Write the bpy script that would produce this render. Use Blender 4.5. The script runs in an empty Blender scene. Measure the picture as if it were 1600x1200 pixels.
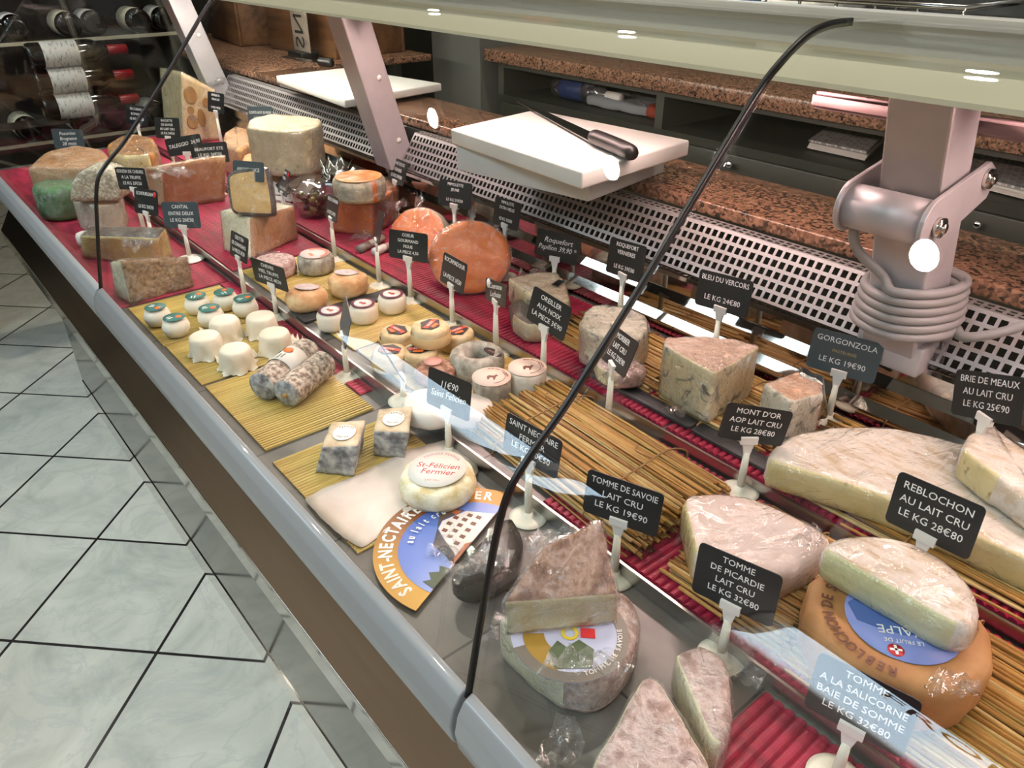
import bpy, bmesh, math, random
from mathutils import Vector, Matrix, noise
random.seed(7)
PI = math.pi
S = bpy.context.scene
COL = S.collection

# ------------------------------------------------------------------ camera
CAM_H, FPX = 1.33, 1200.0
PITCH = math.atan(700 / FPX)
AX = Vector((0.63567956, 0.77195304, 0))          # camera right on the ground plane
AF = Vector((-0.77195304, 0.63567956, 0))         # camera forward on the ground plane
fwd = AF * math.cos(PITCH) + Vector((0, 0, -math.sin(PITCH)))
upv = AF * math.sin(PITCH) + Vector((0, 0, math.cos(PITCH)))
cd = bpy.data.cameras.new('camera'); cam = bpy.data.objects.new('camera', cd); COL.objects.link(cam)
cd.sensor_width = 36; cd.lens = 36 * FPX / 1600; cd.clip_start = 0.02
rm = Matrix((AX, upv, -fwd)).transposed()
cam.matrix_world = Matrix.Translation((0, 0, CAM_H)) @ rm.to_4x4()
S.camera = cam

# ------------------------------------------------------------------ world, exposure
S.view_settings.view_transform = 'Standard'; S.view_settings.look = 'None'
S.view_settings.exposure = 0.05; S.view_settings.gamma = 1; S.view_settings.use_curve_mapping = False
try:
    S.cycles.transparent_max_bounces = 32; S.cycles.max_bounces = 10
    S.cycles.glossy_bounces = 5; S.cycles.caustics_reflective = False; S.cycles.sample_clamp_indirect = 6
except Exception:
    pass
W = bpy.data.worlds.new('world'); S.world = W; W.use_nodes = True
W.node_tree.nodes['Background'].inputs[0].default_value = (0.95, 0.93, 0.88, 1)
W.node_tree.nodes['Background'].inputs[1].default_value = 0.30

def area(name, loc, rot, sx, sy, power, color):
    l = bpy.data.lights.new(name, 'AREA'); l.shape = 'RECTANGLE'; l.size = sx; l.size_y = sy
    l.energy = power; l.color = color
    o = bpy.data.objects.new(name, l); o.location = loc; o.rotation_euler = rot; COL.objects.link(o); return o
SPOT_POS = [(x, y) for x in (-3.5, -2.2, -0.9, 0.4) for y in (-0.45, 1.25)]
for sx, sy in SPOT_POS:                              # the recessed ceiling spotlights
    l = bpy.data.lights.new('ceiling_spot_light', 'AREA'); l.shape = 'DISK'; l.size = 0.085
    l.energy = 13; l.color = (1, 0.93, 0.80)
    o = bpy.data.objects.new('ceiling_spot_light', l); o.location = (sx, sy, 2.985); COL.objects.link(o)

# ------------------------------------------------------------------ helpers
def ray(u, v):
    return AX * ((u - 800) / FPX) + upv * ((600 - v) / FPX) + fwd
def at(u, v, z):
    r = ray(u, v); return Vector((0, 0, CAM_H)) + r * ((z - CAM_H) / r.z)
def aty(u, v, y):
    r = ray(u, v); return Vector((0, 0, CAM_H)) + r * (y / r.y)

def srgb(h):
    h = h.lstrip('#'); c = [int(h[i:i + 2], 16) / 255 for i in (0, 2, 4)]
    return tuple((x / 12.92 if x <= .04045 else ((x + .055) / 1.055) ** 2.4) for x in c) + (1,)

class NT:
    def __init__(s, name):
        s.m = bpy.data.materials.new(name); s.m.use_nodes = True
        s.t = s.m.node_tree; s.n = s.t.nodes; s.b = s.n['Principled BSDF']; s.out = s.n['Material Output']
        s._c = None
    def new(s, t, **k):
        n = s.n.new(t)
        for a, v in k.items(): setattr(n, a, v)
        return n
    def link(s, a, b): s.t.links.new(a, b)
    def co(s, scale=(1, 1, 1), rot=(0, 0, 0)):
        if s._c is None: s._c = s.new('ShaderNodeTexCoord')
        mp = s.new('ShaderNodeMapping'); s.link(s._c.outputs['Object'], mp.inputs[0])
        mp.inputs['Scale'].default_value = scale; mp.inputs['Rotation'].default_value = rot
        return mp.outputs[0]
    def noise(s, scale, detail=3, rough=.55, co=None, dist=0):
        n = s.new('ShaderNodeTexNoise'); n.inputs['Scale'].default_value = scale
        n.inputs['Detail'].default_value = detail; n.inputs['Roughness'].default_value = rough
        n.inputs['Distortion'].default_value = dist
        s.link(co or s.co(), n.inputs['Vector']); return n.outputs['Fac']
    def ramp(s, fac, stops):
        r = s.new('ShaderNodeValToRGB'); e = r.color_ramp.elements
        while len(e) < len(stops): e.new(0.5)
        for i, (p, c) in enumerate(stops):
            e[i].position = p; e[i].color = srgb(c) if isinstance(c, str) else (c, c, c, 1)
        s.link(fac, r.inputs[0]); return r.outputs[0]
    def mix(s, fac, a, b):
        m = s.new('ShaderNodeMix', data_type='RGBA')
        for i, x in ((0, fac), (6, a), (7, b)):
            if isinstance(x, str): m.inputs[i].default_value = srgb(x)
            elif isinstance(x, (int, float)): m.inputs[i].default_value = x
            else: s.link(x, m.inputs[i])
        return m.outputs[2]
    def math(s, op, a, b=None, clamp=False):
        m = s.new('ShaderNodeMath', operation=op); m.use_clamp = clamp
        for i, x in ((0, a), (1, b)):
            if x is None: continue
            if isinstance(x, (int, float)): m.inputs[i].default_value = x
            else: s.link(x, m.inputs[i])
        return m.outputs[0]
    def bump(s, h, strength=.3, dist=.002):
        b = s.new('ShaderNodeBump'); b.inputs['Strength'].default_value = strength; b.inputs['Distance'].default_value = dist
        s.link(h, b.inputs['Height']); return b.outputs[0]
    def base(s, c, rough=.5, metal=0, spec=None, normal=None, coat=0):
        if isinstance(c, str): s.b.inputs['Base Color'].default_value = srgb(c)
        else: s.link(c, s.b.inputs['Base Color'])
        if isinstance(rough, (int, float)): s.b.inputs['Roughness'].default_value = rough
        else: s.link(rough, s.b.inputs['Roughness'])
        s.b.inputs['Metallic'].default_value = metal
        if spec is not None: s.b.inputs['Specular IOR Level'].default_value = spec
        if coat: s.b.inputs['Coat Weight'].default_value = coat; s.b.inputs['Coat Roughness'].default_value = .05
        if normal is not None: s.link(normal, s.b.inputs['Normal'])
        return s.m

MATS = {}
def plain(name, col, rough=.5, metal=0, coat=0, spec=None):
    if name not in MATS: MATS[name] = NT(name).base(col, rough, metal, spec, None, coat)
    return MATS[name]
def mottled(name, cols, scale=40, rough=.6, bump=.3, bscale=None, detail=5, stretch=(1, 1, 1), metal=0, dist=.002, lo=.36, hi=.64, warp=0):
    if name in MATS: return MATS[name]
    n = NT(name); co = n.co(stretch); f = n.noise(scale, detail, .6, co, warp)
    k = len(cols); st = [(lo + (hi - lo) * i / max(1, k - 1), c) for i, c in enumerate(cols)]
    c = n.ramp(f, st); h = n.noise(bscale or scale * 3, 4, .6, co)
    MATS[name] = n.base(c, rough, metal, None, n.bump(h, bump, dist)); return MATS[name]
def paste(name, cols, scale=18, veins=None, holes=True, bump=.35, vscale=45):
    if name in MATS: return MATS[name]
    n = NT(name); c = n.ramp(n.noise(scale, 3), [(.35, cols[0]), (.65, cols[1])])
    h = n.noise(160, 3)
    if holes:
        f = n.noise(70, 2, .5); k = n.ramp(f, [(.66, 0.0), (.74, 1.0)])
        c = n.mix(k, c, cols[2] if len(cols) > 2 else cols[0]); h = n.math('SUBTRACT', h, n.math('MULTIPLY', k, 1.0))
    if veins:
        f = n.noise(vscale, 4, .65, None, 1.2); k = n.ramp(f, [(.56, 0.0), (.66, 1.0)]); c = n.mix(k, c, veins)
    MATS[name] = n.base(c, .45, 0, None, n.bump(h, bump, .0015)); return MATS[name]

def film_mat(name, wr=45, strength=.8, haze=.05, tint=(1, 1, 1, 1), stretch=(1, 1, 1), dist=.004, glass=False, rough=.10):
    if name in MATS: return MATS[name]
    n = NT(name); n.n.remove(n.b)
    tr = n.new('ShaderNodeBsdfTransparent'); tr.inputs[0].default_value = tint
    gl = n.new('ShaderNodeBsdfGlossy'); gl.inputs['Roughness'].default_value = rough
    lw = n.new('ShaderNodeLayerWeight'); lw.inputs[0].default_value = .5
    if not glass:
        co = n.co(stretch); a = n.noise(wr, 4, .6, co, 2.5); b = n.noise(wr * .35, 2, .5, co, 1.0)
        nb = n.bump(n.math('ADD', a, b), strength, dist)
        n.link(nb, gl.inputs['Normal']); n.link(nb, lw.inputs['Normal'])
    sch = n.math('ADD', n.math('MULTIPLY', n.math('POWER', lw.outputs['Facing'], 5), .24 if glass else .9), .038 if glass else .11)
    mx = n.new('ShaderNodeMixShader'); n.link(sch, mx.inputs[0]); n.link(tr.outputs[0], mx.inputs[1]); n.link(gl.outputs[0], mx.inputs[2])
    o = mx.outputs[0]
    if haze:
        df = n.new('ShaderNodeBsdfDiffuse'); df.inputs[0].default_value = (.85, .84, .84, 1)
        m2 = n.new('ShaderNodeMixShader')
        f = n.ramp(n.noise(wr * .8, 4, .6, n.co(stretch), 2), [(.46, haze * .15), (.60, haze), (.74, min(1, haze * 5.5))])
        n.link(f, m2.inputs[0]); n.link(o, m2.inputs[1]); n.link(df.outputs[0], m2.inputs[2]); o = m2.outputs[0]
    n.link(o, n.out.inputs['Surface']); MATS[name] = n.m; return n.m
def emit(name, col, strength):
    if name in MATS: return MATS[name]
    n = NT(name); n.b.inputs['Base Color'].default_value = srgb(col)
    n.b.inputs['Emission Color'].default_value = srgb(col); n.b.inputs['Emission Strength'].default_value = strength
    MATS[name] = n.m; return n.m

FILM = film_mat('cling_film', 42, 1.0, .075, dist=.010, rough=.07)
FILM2 = film_mat('cling_film_tight', 34, .9, .05, stretch=(1, .35, 1), dist=.007, rough=.07)
GLASS = film_mat('clear_glass', glass=True, haze=0, tint=(.975, .982, .974, 1), rough=0.0)
CLEARP = film_mat('clear_plastic', 10, .2, .02)
STEEL = mottled('brushed_steel', ['#a9a7a3', '#c2c0bc'], 30, .30, .12, 60, stretch=(.05, 1, 1), metal=1)
ALU = mottled('satin_aluminium', ['#bdb9bd', '#c8c4c7'], 20, .45, .05, 200, metal=.4)
GRILLEM = plain('grille_metal', '#9b9796', .45, .5)
MIRROR = plain('polished_steel', '#b9b4ae', .06, 1)
DARKSTEEL = mottled('dark_polished_steel', ['#9a948b', '#a9a299'], 14, .16, .10, 40, stretch=(.1, 1, 1), metal=1)
RAILM = plain('grey_bumper_plastic', '#808384', .38, 0, .3)
BLACK = plain('black_rubber', '#0b0b0c', .35)
CHROME = plain('chrome', '#d6d4d0', .10, 1)
CREAM = plain('cream_lacquer', '#c3bea6', .28, 0, .25)
WHITEP = plain('white_plastic', '#e6e4de', .38)
CLEARW = plain('milky_plastic', '#d9d8c8', .3)
CARDM = plain('matt_black_card', '#1c2022', .36)
INK = plain('white_print', '#f1f1ee', .6)
def standing(name, label, cat, base, z0, d, px, mats, tilt=0, seed=0, bev=.006, wrap=True, topcut=True, amp=.0010, cuts=()):
    """a slice standing up, its broad face towards the customer; px: outline of that face"""
    b = at(*base, z0); nrm = Vector((AF.x, AF.y, 0)); P = []
    for u, v in px:
        r = ray(u, v); o = Vector((0, 0, CAM_H)); q = o + r * ((b - o).dot(nrm) / r.dot(nrm)); P.append(((q - b).dot(AX), q.z - z0))
    t = thing(name, label, cat, b)
    R = Matrix((AX, Vector((0, 0, 1)), -nrm)).transposed().to_4x4() @ Matrix.Translation((0, 0, -d)) 
    M = Matrix.Rotation(tilt, 4, AX) @ R
    o = obj('body', mesh_of(slab(P, cuts, d, bev, 0, amp, 60, seed, 0, 0, 0, None, .006, 2, None, topcut), 'body'), mats, t); o.matrix_local = M
    if wrap:
        bm = slab(P, (), d, bev * 1.3, .0016, .0016, 75, seed + 3); bm.normal_update()
        for v in bm.verts:
            if v.co.z < .0005: v.co.z -= .0014
        o = obj('plastic_wrap', mesh_of(bm, 'wrap'), FILM, t); o.matrix_local = M
    return t
def block3(name, label, cat, bot, top, z0, h, mats, mi, seed=0, rnd=.2, amp=.001, tails=(), wrap=True, cuts=9, zt=None):
    """three vertical edges seen from the camera (left, corner, right): bottom and top pixels"""
    b = [at(*q, z0) for q in bot]; tp = None if h is None else [at(*q, z0 + (zt[i] if zt else h)) for i, q in enumerate(top)]
    if h is None:                                      # upright edges: each top lies straight above its foot
        tp = []
        for q, f_ in zip(top, b):
            r = ray(*q); o = Vector((0, 0, CAM_H)); tp.append(o + r * ((f_ - o).dot(AF) / r.dot(AF)))
    B = [b[0], b[1], b[2], b[0] + b[2] - b[1]]; T = [tp[0], tp[1], tp[2], tp[0] + tp[2] - tp[1]]
    c = sum(B, Vector()) / 4; c.z = z0; t = thing(name, label, cat, c)
    obj('body', mesh_of(hexa([p - c for p in B], [p - c for p in T], cuts, amp, 60, seed, rnd, mi), 'body'), mats, t)
    if wrap:
        bm = hexa([p - c for p in B], [p - c for p in T], cuts + 5, .0018, 80, seed + 9, rnd, off=.0022)
        for k, (p, d, ln, w) in enumerate(tails): wrap_tail(bm, p, d, ln, w, seed + k)
        obj('plastic_wrap', mesh_of(bm, 'wrap'), FILM, t)
    return t
PAPER = mottled('white_paper', ['#d6d1c8', '#e2ddd6'], 20, .7, .25, 30)
PAPERPINK = mottled('greaseproof_paper', ['#cdbfb5', '#dacfc6'], 14, .55, .5, 18)

def mesh_of(bm, name, smooth=True):
    me = bpy.data.meshes.new(name)
    bmesh.ops.recalc_face_normals(bm, faces=bm.faces)
    bm.to_mesh(me); bm.free()
    if smooth:
        for p in me.polygons: p.use_smooth = True
    return me
def obj(name, me, mats, parent=None, loc=(0, 0, 0), rot=(0, 0, 0)):
    o = bpy.data.objects.new(name, me); COL.objects.link(o)
    if not isinstance(mats, (list, tuple)): mats = [mats]
    if not me.materials:
        for m in mats: me.materials.append(m)
    o.location = loc; o.rotation_euler = rot
    if parent: o.parent = parent
    return o
def tag(o, label, cat, group=None):
    o['label'] = label; o['category'] = cat
    if group: o['group'] = group
    return o
def thing(name, label, cat, loc=(0, 0, 0), rz=0, group=None):
    o = bpy.data.objects.new(name, None); COL.objects.link(o); o.empty_display_size = .02
    o.location = loc; o.rotation_euler = (0, 0, rz); return tag(o, label, cat, group)
def struct(name, me, mats, loc=(0, 0, 0)):
    o = obj(name, me, mats, None, loc); o['kind'] = 'structure'; return o

def add_box(bm, lo, hi, mi=0):
    vs = [bm.verts.new((x, y, z)) for x in (lo[0], hi[0]) for y in (lo[1], hi[1]) for z in (lo[2], hi[2])]
    for f in ((0, 1, 3, 2), (4, 6, 7, 5), (0, 4, 5, 1), (2, 3, 7, 6), (0, 2, 6, 4), (1, 5, 7, 3)):
        bm.faces.new([vs[i] for i in f]).material_index = mi
    return vs
def box(lo, hi, bev=0, seg=2):
    bm = bmesh.new(); add_box(bm, lo, hi)
    if bev: bmesh.ops.bevel(bm, geom=bm.edges[:], offset=bev, segments=seg, affect='EDGES', profile=.5)
    return mesh_of(bm, 'box', bool(bev))
def add_prism(bm, poly, x0, x1, axis='x', mi=0):
    """extrude a closed polygon of (a,b) along an axis"""
    def P(a, b, x): return (x, a, b) if axis == 'x' else ((a, x, b) if axis == 'y' else (a, b, x))
    A = [bm.verts.new(P(a, b, x0)) for a, b in poly]; B = [bm.verts.new(P(a, b, x1)) for a, b in poly]
    n = len(poly)
    for i in range(n):
        bm.faces.new((A[i], A[(i + 1) % n], B[(i + 1) % n], B[i])).material_index = mi
    for L in (A, B[::-1]):
        try: bm.faces.new(L).material_index = mi
        except Exception: pass
def prism(poly, x0, x1, axis='x', smooth=False, bev=0):
    bm = bmesh.new(); add_prism(bm, poly, x0, x1, axis)
    if bev: bmesh.ops.bevel(bm, geom=bm.edges[:], offset=bev, segments=2, affect='EDGES', profile=.5)
    return mesh_of(bm, 'prism', smooth)
def sweep_sheet(path, x0, x1, th=.0, nx=2):
    """a sheet: open (y,z) path carried along x"""
    bm = bmesh.new(); rows = []
    e = min(.0015, (x1 - x0) * .2)                     # narrow border strips keep the pane's shading true to its curve
    for x in (x0, x0 + e, x1 - e, x1):
        rows.append([bm.verts.new((x, y, z)) for y, z in path])
    for a, b in zip(rows, rows[1:]):
        for i in range(len(path) - 1): bm.faces.new((a[i], a[i + 1], b[i + 1], b[i]))
    me = mesh_of(bm, 'sheet'); return me
def solid(o, th, off=-1):
    m = o.modifiers.new('thickness', 'SOLIDIFY'); m.thickness = th; m.offset = off; return o
def add_tube(bm, pts, r, seg=6, mi=0, cap=True):
    rings = []; pts = [Vector(p) for p in pts]
    for i, p in enumerate(pts):
        d = (pts[min(i + 1, len(pts) - 1)] - pts[max(i - 1, 0)]).normalized()
        a = d.cross(Vector((0, 0, 1)))
        if a.length < .1: a = d.cross(Vector((0, 1, 0)))
        a.normalize(); b = d.cross(a); rr = r[i] if isinstance(r, (list, tuple)) else r
        rings.append([bm.verts.new(p + a * rr * math.cos(2 * PI * k / seg) + b * rr * math.sin(2 * PI * k / seg)) for k in range(seg)])
    for A, B in zip(rings, rings[1:]):
        for k in range(seg): bm.faces.new((A[k], A[(k + 1) % seg], B[(k + 1) % seg], B[k])).material_index = mi
    if cap:
        for L in (rings[0], rings[-1][::-1]): bm.faces.new(L).material_index = mi
def tube(pts, r, seg=8):
    bm = bmesh.new(); add_tube(bm, pts, r, seg); return mesh_of(bm, 'tube')
def add_lathe(bm, prof, seg=28, mi=0, c=(0, 0, 0)):
    rings = []
    for r, z in prof:
        if r < 1e-5: rings.append([bm.verts.new((c[0], c[1], c[2] + z))])
        else: rings.append([bm.verts.new((c[0] + r * math.cos(2 * PI * k / seg), c[1] + r * math.sin(2 * PI * k / seg), c[2] + z)) for k in range(seg)])
    for A, B in zip(rings, rings[1:]):
        for k in range(seg):
            a, b = A[k % len(A)], A[(k + 1) % len(A)]; d, e = B[k % len(B)], B[(k + 1) % len(B)]
            vs = []
            for v in (a, b, e, d):
                if v not in vs: vs.append(v)
            if len(vs) > 2: bm.faces.new(vs).material_index = mi
def lathe(prof, seg=28):
    bm = bmesh.new(); add_lathe(bm, prof, seg); return mesh_of(bm, 'lathe')
def nz(p, f, seed=0):
    return noise.noise(Vector((p[0] * f + seed * 3.1, p[1] * f - seed * 1.7, p[2] * f + seed)))
def jitter(bm, amp, f, seed=0, zfix=None):
    bm.normal_update()
    for v in bm.verts:
        d = amp * (nz(v.co, f, seed) + .5 * nz(v.co, f * 2.7, seed + 5))
        v.co += v.normal * d
    if zfix is not None:
        for v in bm.verts: v.co.z = max(v.co.z, zfix)

# ---- a body standing on an outline: wheels, halves, wedges -------------------------------------------
def sample_outline(poly, cuts, sp=.005, rnd=2):
    pts, tg = [], []
    n = len(poly)
    for i in range(n):
        a, b = Vector(poly[i]), Vector(poly[(i + 1) % n]); m = max(1, int((b - a).length / sp))
        for k in range(m): pts.append(a + (b - a) * k / m); tg.append(1 if i in cuts else 0)
    for _ in range(rnd):
        pts = [(pts[i - 1] + pts[i] * 2 + pts[(i + 1) % len(pts)]) / 4 for i in range(len(pts))]
    return pts, tg
def slab(poly, cuts, h, bev=.004, off=0, amp=.0008, f=60, seed=0, dome=0, taper=0, zb=0, plane=None, sp=.006, rnd=2, cutbev=None, topcut=False):
    """poly: ccw (x,y) outline; cuts: indices of edges that are cut faces (material 1), the rest is rind (material 0)"""
    ar = sum(poly[i][0] * poly[(i + 1) % len(poly)][1] - poly[(i + 1) % len(poly)][0] * poly[i][1] for i in range(len(poly)))
    if ar < 0:
        n = len(poly); poly = poly[::-1]; cuts = {(n - 2 - c) % n for c in cuts}
    pts, tg = sample_outline(poly, set(cuts), sp, rnd); n = len(pts)
    nor = []
    for i in range(n):
        d = pts[(i + 1) % n] - pts[i - 1]; nor.append(Vector((d.y, -d.x)).normalized())
    c = sum(pts, Vector((0, 0))) / n
    bm = bmesh.new(); rings = []
    nv = max(2, int((h - 2 * bev) / .009))
    prof = [(bev, 0), (bev * .3, bev * .3), (0, bev)] + [(0, bev + (h - 2 * bev) * k / nv) for k in range(1, nv)] + [(0, h - bev), (bev * .3, h - bev * .3), (bev, h)]
    def topz(p, z):
        zz = z
        if plane: zz = z * (plane[0] * p.x + plane[1] * p.y + plane[2]) / h
        return zz
    for ins, z in prof:
        R = []
        for i, p in enumerate(pts):
            k = ins * (.35 if (tg[i] or tg[i - 1]) else 1)
            q = p - nor[i] * (k - off + taper * z / h); R.append(bm.verts.new((q.x, q.y, zb + topz(p, z) + (off if z > h * .5 else 0))))
        rings.append(R)
    for j, (A, B) in enumerate(zip(rings, rings[1:])):
        for i in range(n):
            bm.faces.new((A[i], A[(i + 1) % n], B[(i + 1) % n], B[i])).material_index = tg[i]
    for ring, zz, flip in ((rings[-1], h, False), (rings[0], 0, True)):
        prev = ring; steps = (.8, .58, .36, .16)
        for t in steps:
            R = []
            for i in range(n):
                q = Vector(ring[i].co[:2]); q = c + (q - c) * t
                R.append(bm.verts.new((q.x, q.y, zb + topz(q, zz) + (dome * (1 - t * t) + off if not flip else 0))))
            for i in range(n):
                L = (prev[i], prev[(i + 1) % n], R[(i + 1) % n], R[i]); bm.faces.new(L if not flip else L[::-1]).material_index = 1 if topcut and not flip else 0
            prev = R
        m = bm.verts.new((c.x, c.y, zb + topz(c, zz) + (dome + off if not flip else 0)))
        for i in range(n):
            L = (prev[i], prev[(i + 1) % n], m); bm.faces.new(L if not flip else L[::-1]).material_index = 1 if topcut and not flip else 0
    jitter(bm, amp, f, seed, zb)
    return bm
def arc(cx, cy, r, a0, a1, n=14):
    return [(cx + r * math.cos(a0 + (a1 - a0) * k / n), cy + r * math.sin(a0 + (a1 - a0) * k / n)) for k in range(n + 1)]
def circ(r, n=30, cx=0, cy=0):
    return [(cx + r * math.cos(2 * PI * k / n), cy + r * math.sin(2 * PI * k / n)) for k in range(n)]

def wrap_tail(bm, p, d, ln, w, seed):
    """a crumpled flap of film"""
    rnd = random.Random(seed); d = Vector(d).normalized(); s = d.cross(Vector((0, 0, 1))).normalized(); p = Vector(p)
    g = []
    for i in range(7):
        row = []
        for j in range(9):
            t = i / 6; u = (j / 8 - .5)
            q = p + d * ln * t + s * w * u * (.5 + .8 * t) + Vector((0, 0, 1)) * (.010 * math.sin(j * 2.1 + i * 1.3 + seed) * (t + .2) + .006 * rnd.uniform(-1, 1))
            q.z = max(q.z, .0015); row.append(bm.verts.new(q))
        g.append(row)
    for a, b in zip(g, g[1:]):
        for j in range(8): bm.faces.new((a[j], a[j + 1], b[j + 1], b[j]))

def cheese(name, label, cat, px, z0, h, cuts=(), mats=None, bev=.005, amp=.0008, f=60, seed=0, dome=0, taper=0, wrap=None, tails=(), plane=None, world=None,
           group=None, wamp=.0016, wf=75, sp=.006, rnd=2, topcut=False, filmmat=None):
    """px: outline of the top face in photo pixels (or world points); it stands at height z0 and is h tall"""
    P = world if world else [at(u, v, z0 + h) for u, v in px]
    c = sum((Vector(p[:2]) for p in P), Vector((0, 0))) / len(P)
    poly = [(p[0] - c.x, p[1] - c.y) for p in P]
    t = thing(name, label, cat, (c.x, c.y, z0), 0, group)
    bm = slab(poly, cuts, h, bev, 0, amp, f, seed, dome, taper, 0, plane, sp, rnd, None, topcut)
    obj('body', mesh_of(bm, 'body'), mats, t)
    if wrap:
        bm = slab(poly, cuts, h, bev * 1.4, .0016, wamp, wf, seed + 11, dome, taper, 0, plane, sp, rnd + 1)
        for f_ in bm.faces: f_.material_index = 0
        for k, (p, d, ln, w) in enumerate(tails): wrap_tail(bm, p, d, ln, w, seed + k)
        obj('plastic_wrap', mesh_of(bm, 'wrap'), filmmat or FILM, t)
    return t

def hexa(B, T, cuts=6, amp=.0006, f=60, seed=0, rnd=.35, mi=(0, 0, 0, 0, 0, 0), off=0):
    """B,T: 4 bottom / 4 top corners (front-left, front-right, back-right, back-left). mi: front,right,back,left,top,bottom"""
    bm = bmesh.new(); B = [Vector(p) for p in B]; T = [Vector(p) for p in T]; N = cuts
    def tri(a, b, c):
        lo = (B[0] * (1 - a) + B[1] * a) * (1 - b) + (B[3] * (1 - a) + B[2] * a) * b
        hi = (T[0] * (1 - a) + T[1] * a) * (1 - b) + (T[3] * (1 - a) + T[2] * a) * b
        return lo * (1 - c) + hi * c
    V = {}
    def gv(i, j, k):
        if (i, j, k) not in V: V[(i, j, k)] = bm.verts.new(tri(i / N, j / N, k / N))
        return V[(i, j, k)]
    for i in range(N):
        for k in range(N):
            for (idx, fn) in ((0, lambda a, b: (a, 0, b)), (1, lambda a, b: (N, a, b)), (2, lambda a, b: (a, N, b)), (3, lambda a, b: (0, a, b)), (4, lambda a, b: (a, b, N)), (5, lambda a, b: (a, b, 0))):
                bm.faces.new([gv(*fn(*q)) for q in ((i, k), (i + 1, k), (i + 1, k + 1), (i, k + 1))]).material_index = mi[idx]
    bmesh.ops.recalc_face_normals(bm, faces=bm.faces)
    bmesh.ops.smooth_vert(bm, verts=bm.verts[:], factor=rnd, use_axis_x=True, use_axis_y=True, use_axis_z=True)
    if off:
        bm.normal_update()
        for v in bm.verts: v.co += v.normal * off
    zf = min(p.z for p in B)
    jitter(bm, amp, f, seed, zf)
    return bm
def block(name, label, cat, fb, ft, z0, h, dv, mats, mi=(0, 0, 0, 0, 0, 0), amp=.0008, f=60, seed=0, wrap=True, tails=(), dvt=None, rnd=.35, filmmat=None, cuts=8, tz=None):
    """fb / ft: pixels of the front face's bottom and top corners (left, right); dv: world vector to the back face"""
    b = [at(u, v, z0) for u, v in fb]; tops = [at(u, v, z0 + (tz[i] if tz else h)) for i, (u, v) in enumerate(ft)]
    dv = Vector(dv).to_3d(); dvt = Vector(dvt).to_3d() if dvt else dv
    B = [b[0], b[1], b[1] + dv, b[0] + dv]; T = [tops[0], tops[1], tops[1] + dvt, tops[0] + dvt]
    c = sum(B, Vector()) / 4; c.z = z0
    t = thing(name, label, cat, c)
    B = [p - c for p in B]; T = [p - c for p in T]
    obj('body', mesh_of(hexa(B, T, cuts, amp, f, seed, rnd, mi), 'body'), mats, t)
    if wrap:
        bm = hexa(B, T, cuts + 4, .0016, 75, seed + 9, rnd, off=.0022)
        for k, (p, d, ln, w) in enumerate(tails): wrap_tail(bm, p, d, ln, w, seed + k)
        obj('plastic_wrap', mesh_of(bm, 'wrap'), filmmat or FILM, t)
    return t

# ---- lettering ----------------------------------------------------------------------------------------
def glyphs(text, size, align='CENTER', space=1.0, extr=.0001, shear=0, xs=1.0, bold=0):
    cu = bpy.data.curves.new('t', 'FONT'); cu.body = text; cu.size = size; cu.align_x = align; cu.align_y = 'CENTER'
    cu.resolution_u = 2; cu.extrude = extr; cu.space_character = space; cu.shear = shear; cu.offset = bold
    o = bpy.data.objects.new('t', cu); COL.objects.link(o)
    me = bpy.data.meshes.new_from_object(o.evaluated_get(bpy.context.evaluated_depsgraph_get()))
    bpy.data.objects.remove(o); bpy.data.curves.remove(cu)
    if xs != 1: 
        for v in me.vertices: v.co.x *= xs
    return me
def join(meshes):
    """[(mesh, matrix, material index)] -> one mesh"""
    bm = bmesh.new()
    for me, M, mi in meshes:
        k0 = len(bm.verts); f0 = len(bm.faces)
        bm.from_mesh(me); bm.verts.ensure_lookup_table(); bm.faces.ensure_lookup_table()
        for v in bm.verts[k0:]: v.co = M @ v.co
        for fc in bm.faces[f0:]: fc.material_index = mi
        bpy.data.meshes.remove(me)
    me = bpy.data.meshes.new('text'); bm.to_mesh(me); bm.free(); return me
def arc_text(text, r, a_mid, size, inward=True, step=None, xs=1.0, bold=0):
    """letters on a circle, read from outside the centre (tops outwards)"""
    L = []; w = [(.42 if c in "I.'-" else (.40 if c == ' ' else (.95 if c in 'MW' else .74))) * size * xs for c in text]
    tot = sum(w); a = a_mid + (tot / 2) / r * (1 if inward else -1)
    for c, cw in zip(text, w):
        a -= (cw / 2) / r * (1 if inward else -1)
        if c != ' ':
            rot = a - PI / 2 if inward else a + PI / 2
            L.append((glyphs(c, size, xs=xs, bold=bold), Matrix.Translation((r * math.cos(a), r * math.sin(a), 0)) @ Matrix.Rotation(rot, 4, 'Z'), 0))
        a -= (cw / 2) / r * (1 if inward else -1)
    return join(L)
def flat_poly(pts, th=.0004):
    bm = bmesh.new(); add_prism(bm, pts, 0, th, 'z'); return mesh_of(bm, 'flat', False)
def rrect(w, h, r, n=4):
    P = []
    for cx, cy, a0 in ((w / 2 - r, h / 2 - r, 0), (-w / 2 + r, h / 2 - r, PI / 2), (-w / 2 + r, -h / 2 + r, PI), (w / 2 - r, -h / 2 + r, 1.5 * PI)):
        P += [(cx + r * math.cos(a0 + PI / 2 * k / n), cy + r * math.sin(a0 + PI / 2 * k / n)) for k in range(n + 1)]
    return P
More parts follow.
